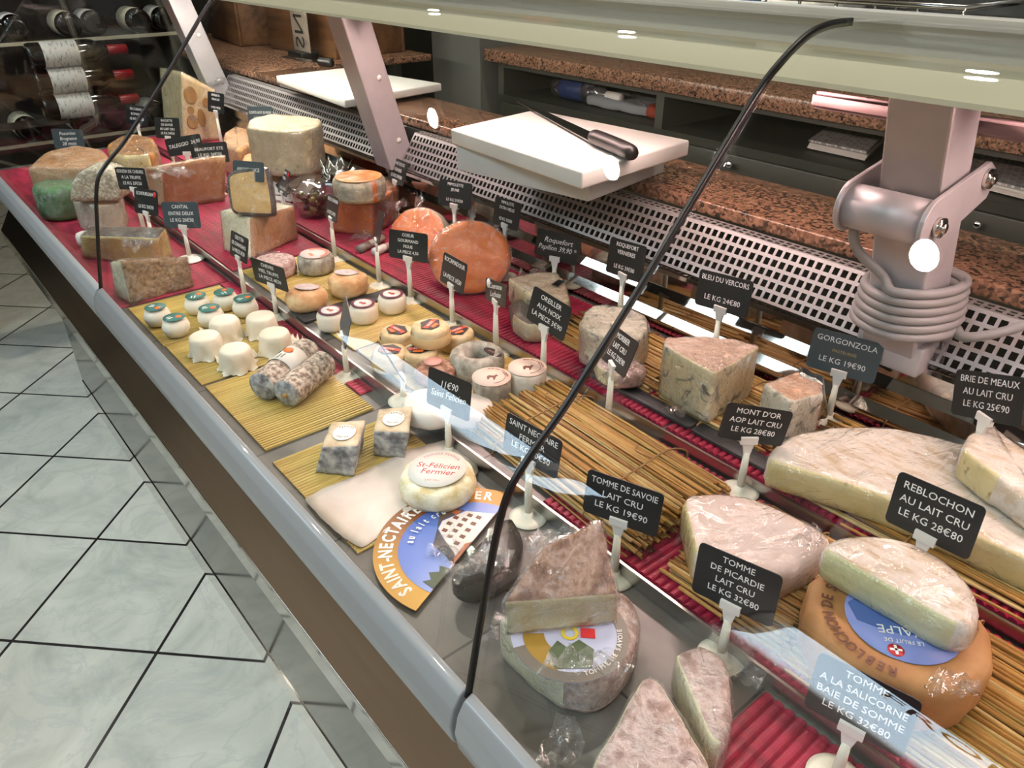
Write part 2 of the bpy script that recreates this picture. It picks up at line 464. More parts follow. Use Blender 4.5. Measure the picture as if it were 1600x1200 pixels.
# ================================================================== the room
P0 = at(245, 1020, 0)                                 # a crossing of the tile joints
n = NT('marbled_floor_tiles')
mp = n.co((1 / .3305,) * 3, (0, 0, PI / 4)); sp_ = n.new('ShaderNodeSeparateXYZ'); n.link(mp, sp_.inputs[0])
gx = n.math('PINGPONG', sp_.outputs[0], .5); gy = n.math('PINGPONG', sp_.outputs[1], .5)
gm = n.math('LESS_THAN', n.math('MINIMUM', gx, gy), .0105)
fx = n.math('FLOOR', sp_.outputs[0]); fy = n.math('FLOOR', sp_.outputs[1])
seedv = n.new('ShaderNodeCombineXYZ'); n.link(n.math('MULTIPLY', fx, 3.7), seedv.inputs[0]); n.link(n.math('MULTIPLY', fy, 5.3), seedv.inputs[1])
va = n.new('ShaderNodeVectorMath', operation='ADD'); n.link(n.co(), va.inputs[0]); n.link(seedv.outputs[0], va.inputs[1])
cl = n.ramp(n.noise(5, 5, .6, va.outputs[0], 1.5), [(.30, '#a3a499'), (.5, '#bdbcae'), (.7, '#c9c7b9')])
ve = n.noise(3.2, 7, .62, va.outputs[0], 2.2); vein = n.ramp(n.math('ABSOLUTE', n.math('SUBTRACT', ve, .5)), [(0, .55), (.03, .0)])
cl = n.mix(vein, cl, '#a9ada6'); cl = n.mix(gm, cl, '#1d1a19')
n.base(cl, .28, 0, None, n.bump(n.math('SUBTRACT', 1, gm), .4, .002)); FLOORM = n.m
bm = bmesh.new(); vs = [bm.verts.new((x - P0.x, y - P0.y, 0)) for x, y in ((-5.5, -1.05), (2.4, -1.05), (2.4, 2.7), (-5.5, 2.7))]; bm.faces.new(vs)
struct('floor', mesh_of(bm, 'floor', False), FLOORM, (P0.x, P0.y, 0))
WALLM = mottled('painted_plaster', ['#b9b4a6', '#c4bfb1'], 3, .8, .1, 80)
DARKW = mottled('dark_wood_panelling', ['#17120d', '#2a2118'], 3, .55, .15, 30, stretch=(6, 6, .6))
OLIVE = mottled('olive_grey_paint', ['#3a3c34', '#43453c'], 4, .45, .05, 90)
OLIVED = mottled('dark_olive_paint', ['#25271f', '#2c2e26'], 4, .5, .05, 90)
struct('ceiling', box((-5.5, -1.05, 3.0), (2.4, 2.7, 3.08)), plain('ceiling_paint', '#d8d5c6', .8))
struct('wall_back', box((-5.5, 2.6, 0), (2.4, 2.7, 3.0)), plain('dark_shop_wall', '#1b1a16', .7))
struct('wall_left', box((-5.5, -.95, 0), (-5.4, 2.6, 3.0)), DARKW)
# shop front behind the camera: low wall, header, mullions, panes
struct('wall_front', box((-5.5, -1.05, 0), (2.4, -.95, .95)), mottled('grey_brown_wainscot', ['#b5ab9d', '#c4b9ab'], 3, .7, .1, 60))
struct('trim_1', box((-5.5, -1.05, 2.62), (2.4, -.95, 3.0)), plain('dark_fascia', '#3a3731', .6))
for i, (a, b) in enumerate(((-5.5, -3.15), (-1.40, -.76), (.66, 2.4))): struct('wall_panel_front_%d' % (i + 1), box((a, -1.05, .95), (b, -.95, 2.62)), plain('dark_shop_panel', '#2f2c27', .6))
for i, (a, b) in enumerate(((-3.15, -1.68), (-1.68, -1.40), (-.76, .66))):
    bm = bmesh.new()
    for lo, hi in (((a, -1.03, .95), (a + .05, -.97, 2.62)), ((b - .05, -1.03, .95), (b, -.97, 2.62)), ((a + .05, -1.03, .95), (b - .05, -.97, 1.0)), ((a + .05, -1.03, 2.57), (b - .05, -.97, 2.62))): add_box(bm, lo, hi)
    w = struct('window_%d' % (i + 1), mesh_of(bm, 'frame', False), plain('dark_window_frame', '#2b2c2c', .4))
    obj('glass', box((a + .05, -1.004, 1.0), (b - .05, -.998, 2.57)), GLASS, w)
n = NT('daylit_street'); co = n.co(); s_ = n.new('ShaderNodeSeparateXYZ'); n.link(co, s_.inputs[0])
fz = n.math('MULTIPLY', s_.outputs[2], .1)
skyc = n.ramp(fz, [(.0, '#8d8a84'), (.10, '#a9a498'), (.34, '#b9b4a8'), (.40, '#cfe3f4'), (1, '#bcdcf8')])
stg = n.ramp(fz, [(.0, .10), (.34, .14), (.385, 1.0), (1, 1.0)])
n.b.inputs['Base Color'].default_value = (0, 0, 0, 1); n.link(skyc, n.b.inputs['Emission Color']); n.link(n.math('MULTIPLY', stg, 12.5), n.b.inputs['Emission Strength'])
bm = bmesh.new(); bm.faces.new([bm.verts.new(p) for p in ((-12, -3.6, -.2), (7, -3.6, -.2), (7, -3.6, 8), (-12, -3.6, 8))])
struct('street_backdrop', mesh_of(bm, 'street', False), n.m)
for sx, sy in SPOT_POS:
    t = thing('ceiling_spotlight', 'small round recessed spotlight in the cream ceiling', 'spotlight', (sx, sy, 3.0), 0, 'recessed ceiling spotlights')
    obj('trim_ring', lathe([(.048, 0), (.062, 0), (.062, -.006), (.055, -.010), (.048, -.006)], 20), CHROME, t)
    obj('lamp_lens', lathe([(0, -.004), (.047, -.004), (.047, 0), (0, 0)], 20), plain('lens_glass', '#f4efe0', .3), t)

GOLD = plain('gold_leaf', '#8a6a1e', .35, .6)
tag(obj('window_lettering', glyphs('FROMAGES', .14, 'LEFT', extr=.001), GOLD, None, (-.42, -1.0055, 2.46), (PI / 2, 0, 0)), 'gold lettering on the shop window behind the customer', 'lettering')
# ================================================================== the refrigerated counter
X0, X1 = -2.60, .80
SEAM = [-2.60, -1.36, -.328, .80]
DC = thing('display_counter', 'long curved-glass refrigerated cheese counter with grey bumper rail', 'display counter', (0, 0, 0))
def part(name, me, mats, label=None, parent=None):
    o = obj(name, me, mats, parent or DC)
    if label: o['label'] = label
    return o
part('cabinet_body', box((X0 + .02, .315, .0), (X1, .90, .735)), plain('black_carcass', '#141414', .5))
part('recess_panel', prism([(.250, .752), (.268, .66), (.300, .66), (.300, .752)], X0, X1), MIRROR)
part('ledge', prism([(.272, .664), (.262, .657), (.226, .600), (.222, .594), (.222, .574), (.300, .566), (.300, .664)], X0, X1, bev=.0015), DARKSTEEL)
part('ledge_lip', prism([(.2225, .596), (.2215, .590), (.2215, .560), (.226, .553), (.300, .553), (.300, .565)], X0, X1), MIRROR)
part('lower_panel', box((X0, .302, .055), (X1, .315, .570)), plain('dark_mirror_steel', '#5a594f', .09, 1))
part('toe_kick', prism([(.300, .062), (.306, .062), (.312, .012), (.320, .004), (.320, 0), (.300, 0)], X0, X1), CHROME)
for a, b in zip(SEAM, SEAM[1:]):
    part('bumper_rail', prism([(.228, .822), (.219, .818), (.212, .806), (.2085, .788), (.211, .768), (.220, .754), (.236, .752), (.236, .800), (.230, .812)], a + .0025, b - .0025, bev=.002, smooth=True), RAILM)
part('rail_core', box((X0, .222, .748), (X1, .2365, .798)), BLACK)
# decks
n = NT('grey_deck_tiles'); mp = n.co((1 / .203, 1 / .2, 1)); s_ = n.new('ShaderNodeSeparateXYZ'); n.link(mp, s_.inputs[0])
g = n.math('LESS_THAN', n.math('MINIMUM', n.math('PINGPONG', s_.outputs[0], .5), n.math('PINGPONG', n.math('ADD', s_.outputs[1], .24), .5)), .007)
n.base(n.mix(g, n.ramp(n.noise(30, 4), [(.3, '#54524f'), (.7, '#63615d')]), '#161514'), .32); DECKM = n.m
part('deck', box((X0 + .01, .236, .735), (X1, .4545, .765)), DECKM)
part('deck', box((X0 + .01, .4545, .735), (X1, .652, .782)), DECKM)
part('deck', box((X0 + .01, .652, .735), (X1, .862, .7986)), DECKM)
part('riser', box((X0 + .01, .4515, .765), (X1, .4545, .7845)), STEEL)
part('riser', box((X0 + .01, .649, .782), (X1, .652, .801)), STEEL)
# stepped mirror back
pth = [(.850, .7986), (.850, .822), (.8585, .8355), (.8585, .836), (.852, .838), (.852, .860), (.8605, .8735), (.854, .876), (.854, .896), (.872, .9045), (.92, .9045), (.92, .7986)]
part('back_mirror', prism(pth, X0 + .01, X1), MIRROR)
part('air_plenum', box((X0 + .01, .925, .80), (X1, .932, .969)), plain('black_duct', '#060606', .7))
# perforated grille
def grille(x0, x1):
    fa, fb = Vector((.862, .906)), Vector((.905, .970)); path = []
    Lf = (fb - fa).length; tt = [0.003]
    nf = 5; p = (Lf - .004) / nf
    us = [0]
    for k in range(nf): us += [.004 + k * p, .004 + k * p + p * .66]
    us = us[:] + [Lf]
    P = [fa + (fb - fa) * (u / Lf) for u in us]
    P += [Vector((.905 + d, .970 + .0005)) for d in (.003, .0095, .0125, .019, .022)]
    rows = P; nx = int((x1 - x0 - .004) / .0118); px = (x1 - x0 - .004) / nx
    xs = [x0]
    for k in range(nx): xs += [x0 + .004 + k * px, x0 + .004 + k * px + px * .66]
    xs += [x1]
    bm = bmesh.new(); g = [[bm.verts.new((x, q.x, q.y)) for q in rows] for x in xs]
    nfr = len(us)
    for i in range(len(xs) - 1):
        for j in range(len(rows) - 1):
            hole = (i % 2 == 1) and ((j < nfr - 1 and j % 2 == 1) or (j >= nfr and (j - nfr) % 2 == 0))
            if not hole: bm.faces.new((g[i][j], g[i + 1][j], g[i + 1][j + 1], g[i][j + 1]))
    return solid(part('perforated_grille', mesh_of(bm, 'grille', False), GRILLEM), .0012)
for a, b in ((-2.44, -1.488), (-1.424, -.366), (-.300, X1)): grille(a, b)
# curved glass
GP = [(.2255, .815), (.236, .870), (.2485, .930), (.257, .968), (.268, .998), (.288, 1.020), (.316, 1.044), (.351, 1.080), (.386, 1.117), (.438, 1.175), (.490, 1.233), (.516, 1.254), (.542, 1.268), (.566, 1.2735), (.60, 1.2745), (.70, 1.272)]
def crom(P, k=5):
    out = []; P = [Vector(p) for p in P]
    for i in range(len(P) - 1):
        a, b, c, d = P[max(i - 1, 0)], P[i], P[i + 1], P[min(i + 2, len(P) - 1)]
        for j in range(k):
            t = j / k
            out.append(.5 * ((2 * b) + (c - a) * t + (2 * a - 5 * b + 4 * c - d) * t * t + (3 * b - a - 3 * c + d) * t ** 3))
    return [tuple(p) for p in out] + [tuple(P[-1])]
GPS = crom(GP)
for a, b in zip(SEAM, SEAM[1:]):
    o = part('glass_pane', sweep_sheet(GPS, a + .0035, b - .0035, nx=1), GLASS); solid(o, .005)
for s in SEAM[1:3]:
    o = part('gasket', sweep_sheet([q for q in GPS if q[0] < .605], s - .0013, s + .0013, nx=1), BLACK); solid(o, .0055, 0)
bm = bmesh.new(); vs = [bm.verts.new((X0 + .004, y, z)) for y, z in GPS + [(.86, 1.24), (.86, .80), (.2255, .80)]]; bm.faces.new(vs)
solid(part('end_pane', mesh_of(bm, 'end', False), GLASS), .005)
# canopy, chrome edge
part('canopy', prism([(.598, 1.2262), (.598, 1.2302), (.742, 1.2412), (.745, 1.2412), (.745, 1.2262), (.70, 1.2245)], X0 + .02, X1), CREAM)
part('canopy_shelf', prism([(.746, 1.236), (.746, 1.2405), (.83, 1.243), (1.0, 1.246), (1.0, 1.236), (.83, 1.225), (.746, 1.2255)], X0 + .02, X1), mottled('dark_shelf_steel', ['#1d1e1b', '#32322d'], 12, .35, .05, 60, stretch=(.08, 6, 6)))
part('canopy_seam', box((-.372, .600, 1.2286), (-.352, .74, 1.2415)), plain('grey_joint', '#b0b0a0', .35)) if False else None
part('chrome_edge', prism([(.694, 1.2665), (.694, 1.2745), (.697, 1.2755), (.698, 1.2725), (.706, 1.2725), (.707, 1.2755), (.711, 1.2755), (.711, 1.243), (.706, 1.243), (.706, 1.2665)], X0 + .02, X1), plain('satin_edge', '#c4c1ba', .3, .35))
# struts
def strut(x0, x1, foot=True):
    t = part('strut', prism([(.842, .900), (.906, .900), (.812, 1.232), (.751, 1.232)], x0, x1, bev=.0025), ALU)
    for f in (.12, .5):
        y = .842 + (.751 - .842) * f + .034; z = .90 + .332 * f + .02
        obj('bolt', lathe([(0, 0), (.006, 0), (.0055, .0025), (0, .003)], 12), WHITEP, t, (x1, y, z), (0, PI / 2, 0))
    return t
strut(-2.474, -2.412); strut(-1.487, -1.425); strut(-.364, -.302)
part('strut_foot', box((-.372, .838, .893), (-.294, .912, .930), .003), ALU)
# lamps under the canopy
def lamp(x0, x1, col, st, nm):
    t = part('lamp_fitting', box((x0 - .03, .772, 1.2165), (x1 + .03, .812, 1.2245)), WHITEP)
    bm = bmesh.new(); add_tube(bm, [(x0, .792, 1.205), (x1, .792, 1.205)], .0105, 12)
    obj('lamp_tube', mesh_of(bm, 'tube'), emit(nm, col, st), t)
    for x in (x0 - .014, x1): obj('lamp_holder', tube([(x, .792, 1.205), (x + .014, .792, 1.205)], .0125, 12), WHITEP, t)
lamp(-2.36, -1.56, '#fff6ea', 85, 'white_tube'); lamp(-1.36, -.44, '#ffdad3', 62, 'rosy_tube'); lamp(-.24, .72, '#ffdad3', 62, 'rosy_tube')
bm = bmesh.new(); add_box(bm, (-.484, .830, 1.163), (.55, .844, 1.181)); bmesh.ops.bevel(bm, geom=bm.edges[:], offset=.004, segments=2, affect='EDGES')
part('tool_rail', mesh_of(bm, 'rail'), plain('rosy_plastic', '#8c7072', .5), 'pink plastic rail behind the post')
t = thing('tube_clamp', 'aluminium roller clamp bolted to the right-hand support post', 'clamp', (-.333, .80, 1.09))
bm = bmesh.new(); add_tube(bm, [(-.046, -.034, 0), (.040, -.034, 0)], .0225, 24)
obj('roller', mesh_of(bm, 'roller'), ALU, t)
for x in (-.050, .036):
    pl = arc(-.034, 0, .0275, PI * .62, PI * 1.75, 12) + [(.075, .006), (.082, .020), (.078, .036), (.06, .046)]
    obj('side_plate', prism(pl, x, x + .005, bev=.001), ALU, t)
for y, z in ((-.030, -.002), (.058, .030)):
    b_ = obj('hex_bolt', tube([(.041, y, z), (.047, y, z)], .010, 16), CHROME, t); obj('bolt_socket', tube([(.047, y, z), (.050, y, z)], .0055, 6), CHROME, b_)
# cable wound round the post
pts = []
cx, cy = -.333, .866
pts += [(-.372, .772, 1.085), (-.374, .775, 1.06), (-.370, .790, 1.035), (-.345, .805, 1.012)]
for k in range(0, 5 * 18 + 6):
    a = -PI * .5 + k * 2 * PI / 18; f = k / (5 * 18)
    pts.append((cx + (.048 + .006 * f) * math.cos(a), cy - .004 + (.060 + .004 * math.sin(k * .7)) * math.sin(a), 1.000 - .050 * f + .005 * math.cos(a)))
pts += [(-.262, .85, .955), (-.225, .862, .975), (-.185, .885, 1.012), (-.165, .915, 1.045), (-.160, .945, 1.058), (-.175, .985, 1.045), (-.20, 1.01, 1.012), (-.225, 1.02, 1.0075)]
def smooth3(P, k=3):
    out = []; P = [Vector(p) for p in P]
    for i in range(len(P) - 1):
        a, b, c, d = P[max(i - 1, 0)], P[i], P[i + 1], P[min(i + 2, len(P) - 1)]
        for j in range(k):
            t_ = j / k
            out.append(.5 * ((2 * b) + (c - a) * t_ + (2 * a - 5 * b + 4 * c - d) * t_ * t_ + (3 * b - a - 3 * c + d) * t_ ** 3))
    return out + [P[-1]]
tag(obj('power_cable', tube(smooth3(pts), .0056, 8), plain('grey_cable', '#8f8d8c', .45)), 'grey cable coiled round the foot of the support post', 'cable')

# granite worktop
n = NT('brown_granite'); v = n.new('ShaderNodeTexVoronoi'); v.inputs['Scale'].default_value = 230; n.link(n.co(), v.inputs[0])
sc_ = n.new('ShaderNodeSeparateColor'); n.link(v.outputs['Color'], sc_.inputs[0])
f = n.math('ADD', n.math('MULTIPLY', sc_.outputs[0], .55), n.math('MULTIPLY', n.noise(60, 4, .6), .5))
c = n.ramp(f, [(.22, '#171310'), (.36, '#4a382c'), (.52, '#7d5c46'), (.66, '#94705a'), (.76, '#63493a'), (.9, '#ab8a70')])
n.base(c, .22); GRANITE = n.m
tag(obj('granite_worktop', box((-2.30, .933, .970), (X1, 1.10, .990), .003), GRANITE), 'brown speckled granite worktop along the back of the counter', 'worktop')
tag(obj('granite_worktop', box((-3.4, .933, .970), (-2.304, 1.55, .990), .003), GRANITE), 'brown granite worktop carrying the wooden crates beyond the counter', 'worktop')
# cutting boards
MARBLE = mottled('white_cutting_board', ['#d5d8d2', '#e3e4de'], 8, .35, .06, 40)
def board(label, px, bpx, zt, zb):
    P = [at(u, v, zt) for u, v in px]; c = sum(P, Vector()) / 4
    t = thing('cutting_board', label, 'cutting board', (c.x, c.y, .9905))
    poly = [(p.x - c.x, p.y - c.y) for p in P]
    obj('slab', prism(poly, zb - .9905, zt - .9905, 'z', True, .003), MARBLE, t)
    Q = [at(u, v, zb - .012) for u, v in bpx]
    obj('support_block', prism([(p.x - c.x, p.y - c.y) for p in Q], 0.0005, zb - .9905, 'z', True, .002), plain('bluish_block', '#cfd6d6', .4), t)
board('white cutting board with a long knife lying across it', [(704, 201), (836, 171), (1078, 219), (910, 269)], [(713, 236), (852, 200), (1040, 240), (921, 283)], 1.058, 1.034)
board('white cutting board at the far end, crossed by the slanted strut', [(431, 118), (538, 106), (690, 130), (538, 156)], [(437, 137), (552, 122), (660, 150), (552, 170)], 1.018, 1.000)
def knife(label, tip0, tip1, heel0, heel1, hp, z, r):
    c = at(*hp[0], z); t = thing('kitchen_knife', label, 'knife', (c.x, c.y, z))
    P = [at(*q, z) - Vector((c.x, c.y, z)) for q in (tip0, tip1, heel1, heel0)]
    obj('blade', prism([(p.x, p.y) for p in P], .001, .0032, 'z'), plain('knife_steel', '#77797a', .18, 1), t)
    H = [at(*q, z) - Vector((c.x, c.y, z)) + Vector((0, 0, r * .9)) for q in hp]
    obj('handle', tube(smooth3(H, 4), [r * k for k in ([.75] + [1.0] * (4 * (len(hp) - 1) - 1) + [.8])], 10), plain('black_handle', '#121213', .4), t)
knife('long black-handled knife lying across the nearer white board', (806, 160), (838, 170), (925, 226), (966, 229), [(925, 224), (945, 232), (968, 242), (988, 252)], 1.061, .0115)
knife('small knife with black handle on the far white board', (440, 90), (446, 89), (500, 100), (506, 98), [(500, 103), (508, 104), (520, 105)], 1.020, .012)

# ================================================================== behind the counter
BC = thing('back_cabinet', 'dark olive back counter with open shelf and knobbed drawers', 'cabinet', (-.9, 1.75, 0))
def bpart(nm, lo, hi, m, bev=0):
    return obj(nm, box([lo[0] + .9, lo[1] - 1.75, lo[2]], [hi[0] + .9, hi[1] - 1.75, hi[2]], bev), m, BC)
bpart('carcass', (-2.20, 1.77, 0), (1.2, 2.3, .80), OLIVED)
bpart('back_board', (-2.20, 2.18, .80), (1.2, 2.3, .962), plain('black_back', '#121210', .7))
bpart('shelf_board', (-2.20, 1.752, .835), (1.2, 2.18, .858), OLIVED)
bpart('top_rail', (-2.20, 1.752, .945), (1.2, 1.79, .962), OLIVE)
for x in (-2.20, -1.49, -.78, -.07, .64): bpart('divider', (x, 1.752, .858), (x + .028, 2.18, .945), OLIVE)
for k in range(5):
    x = -2.19 + k * .68
    d = bpart('drawer_front', (x + .006, 1.745, .70), (x + .674, 1.771, .833), OLIVED, .002)
    for q in (.36, .42) if k == 1 else (.34,):
        kb = lathe([(0, .022), (.006, .022), (.010, .016), (.009, .011), (.004, .006), (.005, 0)], 12)
        kk = obj('knob', kb, CHROME, d, (x + q * .68 + .9 + .02, -.005, .812), (PI / 2, 0, 0))
bpart('granite_top', (-2.24, 1.72, .962), (1.2, 2.3, 1.0), GRANITE, .003)
struct('wall_panel', box((-2.55, 1.72, 0), (-2.262, 2.6, 2.6)), mottled('grey_tiled_panel', ['#5b5d57', '#63655f'], 4, .4, .05))
struct('door_1', box((-2.90, 1.80, 0), (-2.58, 1.84, 2.2)), plain('black_door', '#121310', .35))
struct('door_2', box((-3.26, 1.80, 0), (-2.94, 1.84, 2.2)), plain('black_door', '#121310', .35))
struct('trim_2', box((-2.94, 1.76, 0), (-2.90, 1.84, 2.2)), OLIVE)
struct('trim_3', box((-2.58, 1.74, 0), (-2.55, 1.84, 2.2)), OLIVE)
# on the open shelf
def bottle_lying(label, loc, rot, glass, lab, cap, L=.29, r=.037, group=None, cat='bottle', name='wine_bottle', labc=None):
    t = thing(name, label, cat, loc, 0, group); t.rotation_euler = rot
    prof = [(0, .004), (r * .55, .0), (r * .93, .002), (r, .010), (r, L * .60), (r * .93, L * .66), (r * .50, L * .75), (r * .38, L * .80), (r * .37, L * .97), (0, L * .97)]
    obj('body', lathe(prof, 24), glass, t)
    obj('label_band', lathe([(r + .0004, L * .14), (r + .0010, L * .145), (r + .0010, L * .48), (r + .0004, L * .485)], 24), lab, t)
    obj('capsule', lathe([(r * .41, L * .79), (r * .42, L * .80), (r * .41, L * .985), (r * .3, L), (0, L)], 18), cap, t)
    return t
WATER = film_mat('water_bottle_plastic', 30, .4, .08)
bottle_lying('clear water bottle with blue cap band lying on the open shelf', (-2.02, 1.86, .894), (0, PI / 2, 0), WATER, plain('blue_band', '#23325c', .5), WHITEP, .30, .034, name='water_bottle')
tag(obj('folded_towel', mesh_of(slab([(-.13, -.09), (.13, -.09), (.13, .09), (-.13, .09)], (), .030, .008, amp=.004, f=18, seed=3), 't'), plain('grey_cloth', '#8a8c8e', .8), None, (-1.72, 1.92, .859)), 'grey folded bag lying on the open shelf beside the divider', 'towel')
tag(obj('rag', mesh_of(slab(circ(.06, 16), (), .035, .012, amp=.008, f=20, seed=5), 't'), plain('rust_red_cloth', '#8f3a22', .8), None, (-1.555, 1.88, .859)), 'small rust red cloth crumpled on the open shelf', 'cloth')
def paper_stack(label, px, z, h, seed):
    P = [at(u, v, z) for u, v in px]; c = sum(P, Vector()) / len(P)
    t = thing('newspaper_stack', label, 'newspapers', (c.x, c.y, z))
    poly = [(p.x - c.x, p.y - c.y) for p in P]
    n_ = 'newsprint'
    if n_ not in MATS:
        q = NT(n_); b = q.new('ShaderNodeTexBrick'); b.inputs['Scale'].default_value = 26; q.link(q.co((1, 1, 1), (0, 0, .5)), b.inputs[0])
        b.inputs['Color1'].default_value = srgb('#6a6a68'); b.inputs['Color2'].default_value = srgb('#a7a6a1'); b.inputs['Mortar'].default_value = srgb('#c9c7c0'); b.inputs['Mortar Size'].default_value = .03
        q.base(b.outputs[0], .7); MATS[n_] = q.m
    for k in range(4):
        o = .004 * ((k * 7) % 3 - 1)
        obj('paper', prism([(x + o, y - o) for x, y in poly], h * k / 4, h * (k + .85) / 4, 'z'), MATS[n_] if k == 3 else plain('paper_edge', '#c9c5ba', .7), t)
paper_stack('stack of folded newspapers on the shelf beside the roller clamp', [(1262, 232), (1352, 252), (1392, 214), (1300, 205)], .862, .022, 1)
paper_stack('stack of folded newspapers to the far side of the support post', [(1492, 285), (1640, 322), (1640, 265), (1520, 243)], .862, .022, 2)
# on top of the canopy
t = thing('weighing_scale', 'brushed steel weighing scale standing on top of the counter', 'scale', (-.345, .99, 1.246))
obj('housing', box((-.10, -.07, .010), (.30, .09, .20), .006), STEEL, t)
obj('pan', box((-.115, -.085, .200), (.315, .105, .208), .003), CHROME, t)
for x in (-.08, .28): obj('foot', box((x - .012, -.06, 0), (x + .012, .08, .011)), BLACK, t)
obj('screw', lathe([(0, 0), (.007, 0), (.006, .003), (0, .004)], 12), CHROME, t, (-.055, -.0705, .10), (PI / 2, 0, 0))
t = thing('wire_tray', 'chrome wire tray on top of the counter holding small packets', 'tray', (-.66, .87, 1.246))
bm = bmesh.new()
for z in (.004, .030):
    add_tube(bm, [(-.34, -.10, z), (.34, -.10, z), (.34, .10, z), (-.34, .10, z), (-.34, -.10, z)], .003, 6)
for k in range(18):
    x = -.34 + .04 * k; add_tube(bm, [(x, -.10, .030), (x, -.10, .004), (x, .10, .004), (x, .10, .030)], .0018, 5)
obj('wire_frame', mesh_of(bm, 'wire'), CHROME, t)
for k, (x, c, l) in enumerate(((-.93, '#c05a22', 'orange'), (-.84, '#2f6a35', 'green'), (-.75, '#2b3138', 'dark'), (-.62, '#4a6a86', 'blue'), (-.52, '#d8d3c6', 'cream'))):
    tag(obj('snack_packet', mesh_of(slab(rrect(.07, .12, .012), (), .020, .008, amp=.003, f=30, seed=k), 'p'), plain('packet_' + l, c, .3), None, (x, .86, 1.2525)), l + ' foil packet lying in the wire tray', 'packet')
tag(obj('serving_tray', box((0, 0, 0), (.20, .10, .010), .003), plain('black_tray', '#141414', .3), None, (-.56, .755, 1.2425)), 'black tray on top of the counter next to the scale', 'tray')

# crates beyond the counter, and a banner standing in for a reflection in the glass
WOODC = mottled('brown_crate_wood', ['#3a2413', '#5a3a20', '#6b4a2a'], 9, .6, .2, 60, stretch=(.3, 3, 3))
def crate(label, loc, sx, sy, sz, rz):
    t = thing('wooden_crate', label, 'crate', loc, rz)
    for nm, lo, hi in (('front_board', (-sx / 2, -sy / 2, 0), (sx / 2, -sy / 2 + .012, sz)), ('rear_board', (-sx / 2, sy / 2 - .012, 0), (sx / 2, sy / 2, sz)), ('side_board', (-sx / 2, -sy / 2 + .012, 0), (-sx / 2 + .012, sy / 2 - .012, sz)), ('side_board', (sx / 2 - .012, -sy / 2 + .012, 0), (sx / 2, sy / 2 - .012, sz)), ('bottom_board', (-sx / 2 + .012, -sy / 2 + .012, 0.002), (sx / 2 - .012, sy / 2 - .012, .012))):
        obj(nm, box(lo, hi, .002), WOODC, t)
crate('brown wooden crate on the granite beside the dark doors', (-2.60, 1.36, 0.991), .40, .28, .22, .1)
crate('brown wooden crate nearest the wine rack', (-3.08, 1.30, 0.991), .40, .28, .20, -.12)
crate('brown wooden crate stacked on the crate by the dark doors', (-2.60, 1.36, 1.2115), .38, .26, .18, .05)
crate('brown wooden crate stacked on the crate near the wine rack', (-3.08, 1.30, 1.1915), .38, .26, .18, -.05)
c = at(470, 62, 1.12)
t = thing('reflection_banner', 'pale strip with mirrored black capitals before the crates, standing in for a reflection', 'banner', (-2.47, 1.17, .991))
obj('sheet', box((-.055, -.002, .02), (.055, .002, .42), .001), plain('reflection_sheet', '#8d8478', .7), t)
me = glyphs('FINS', .085); o = obj('lettering', me, plain('reflection_ink', '#191614', .7), t, (0, -.0035, .112), (PI / 2, PI / 2, 0)); o.scale = (1, -1, 1)
obj('stand', box((-.05, -.03, 0), (.05, .03, .022), .002), BLACK, t)

# wine rack at the far end
RX = -2.92
SHELFM = mottled('pale_shelf', ['#a9a48f', '#b7b29d'], 20, .4, .05)
t = thing('wine_rack', 'dark wooden wine rack with pale shelf edges beyond the counter', 'rack', (RX, 0, 0))
obj('back_panel', box((-.42, -1.3, .70), (-.38, .95, 2.3)), DARKW, t)
for z in (.757, 1.05, 1.34, 1.63):
    s_ = obj('shelf', box((-.38, -1.3, z - .012), (.0, .95, z)), DARKW, t)
    obj('shelf_edge', box((.0, -1.3, z - .009), (.006, .95, z + .001)), SHELFM, s_)
for y in (-1.28, -.60, .10, .93):
    obj('upright', box((-.38, y - .02, .70), (-.02, y + .02, 2.3)), OLIVE, t)
    obj('leg', box((-.42, y - .02, 0), (-.38, y + .02, .70)), OLIVE, t)
WG = plain('dark_wine_glass', '#070807', .08, 0, .3)
LABM = [mottled('cream_wine_label', ['#8f876c', '#d6cfb6', '#d9d3bd'], 60, .6, .05, stretch=(1, 1, 4), lo=.34, hi=.52), mottled('white_wine_label', ['#7c7a76', '#c7c6c2', '#cfcecb'], 50, .6, .05, stretch=(1, 1, 4), lo=.34, hi=.52)]
CAPR = plain('red_capsule', '#8e1420', .3); CAPB = plain('black_capsule', '#15120f', .3)
def onx(u, v, x):
    r = ray(u, v); return Vector((0, 0, CAM_H)) + r * (x / r.x)
wl = {1.05: [(-8, 45, 'at the open end of'), (27, 42, 'second on'), (112, 42, 'beside the first upright on'), (152, 40, 'with a red base on'), (222, 38, 'fifth along'), (262, 34, 'last along')],
      .757: [(45, 195, 'leaning alone on'), (133, 192, 'first of a pair on'), (180, 190, 'second of a pair on'), (250, 180, 'behind the tall holed cheese on')]}
for z, L in wl.items():
    for k, (u, v, w) in enumerate(L):
        p = onx(u, v, RX)
        bottle_lying('dark wine bottle lying base outwards, %s the %s rack shelf' % (w, 'upper' if z > 1 else 'lower'), (RX - .01, p.y, z + .0378), (0, -PI / 2, 0), WG, LABM[k % 2], CAPR if k % 3 == 0 else CAPB, group='wine bottles on the rack')
sh = obj('bottle_shelf', box((-.0, -.12, 0), (.09, .42, .006)), DARKW, t, (.006, .10, .82))
for k in range(3):
    p = onx(98 + 9 * k, 85 + 32 * k, RX + .05)
    bottle_lying('dark wine bottle with red capsule lying sideways, %s of the stack of three' % ('top', 'middle', 'lowest')[k], (RX + .052, p.y - .10, .826 + .0378 + (2 - k) * .0758), (-PI / 2, 0, 0), WG, LABM[1], CAPR, group='sideways wine bottles')
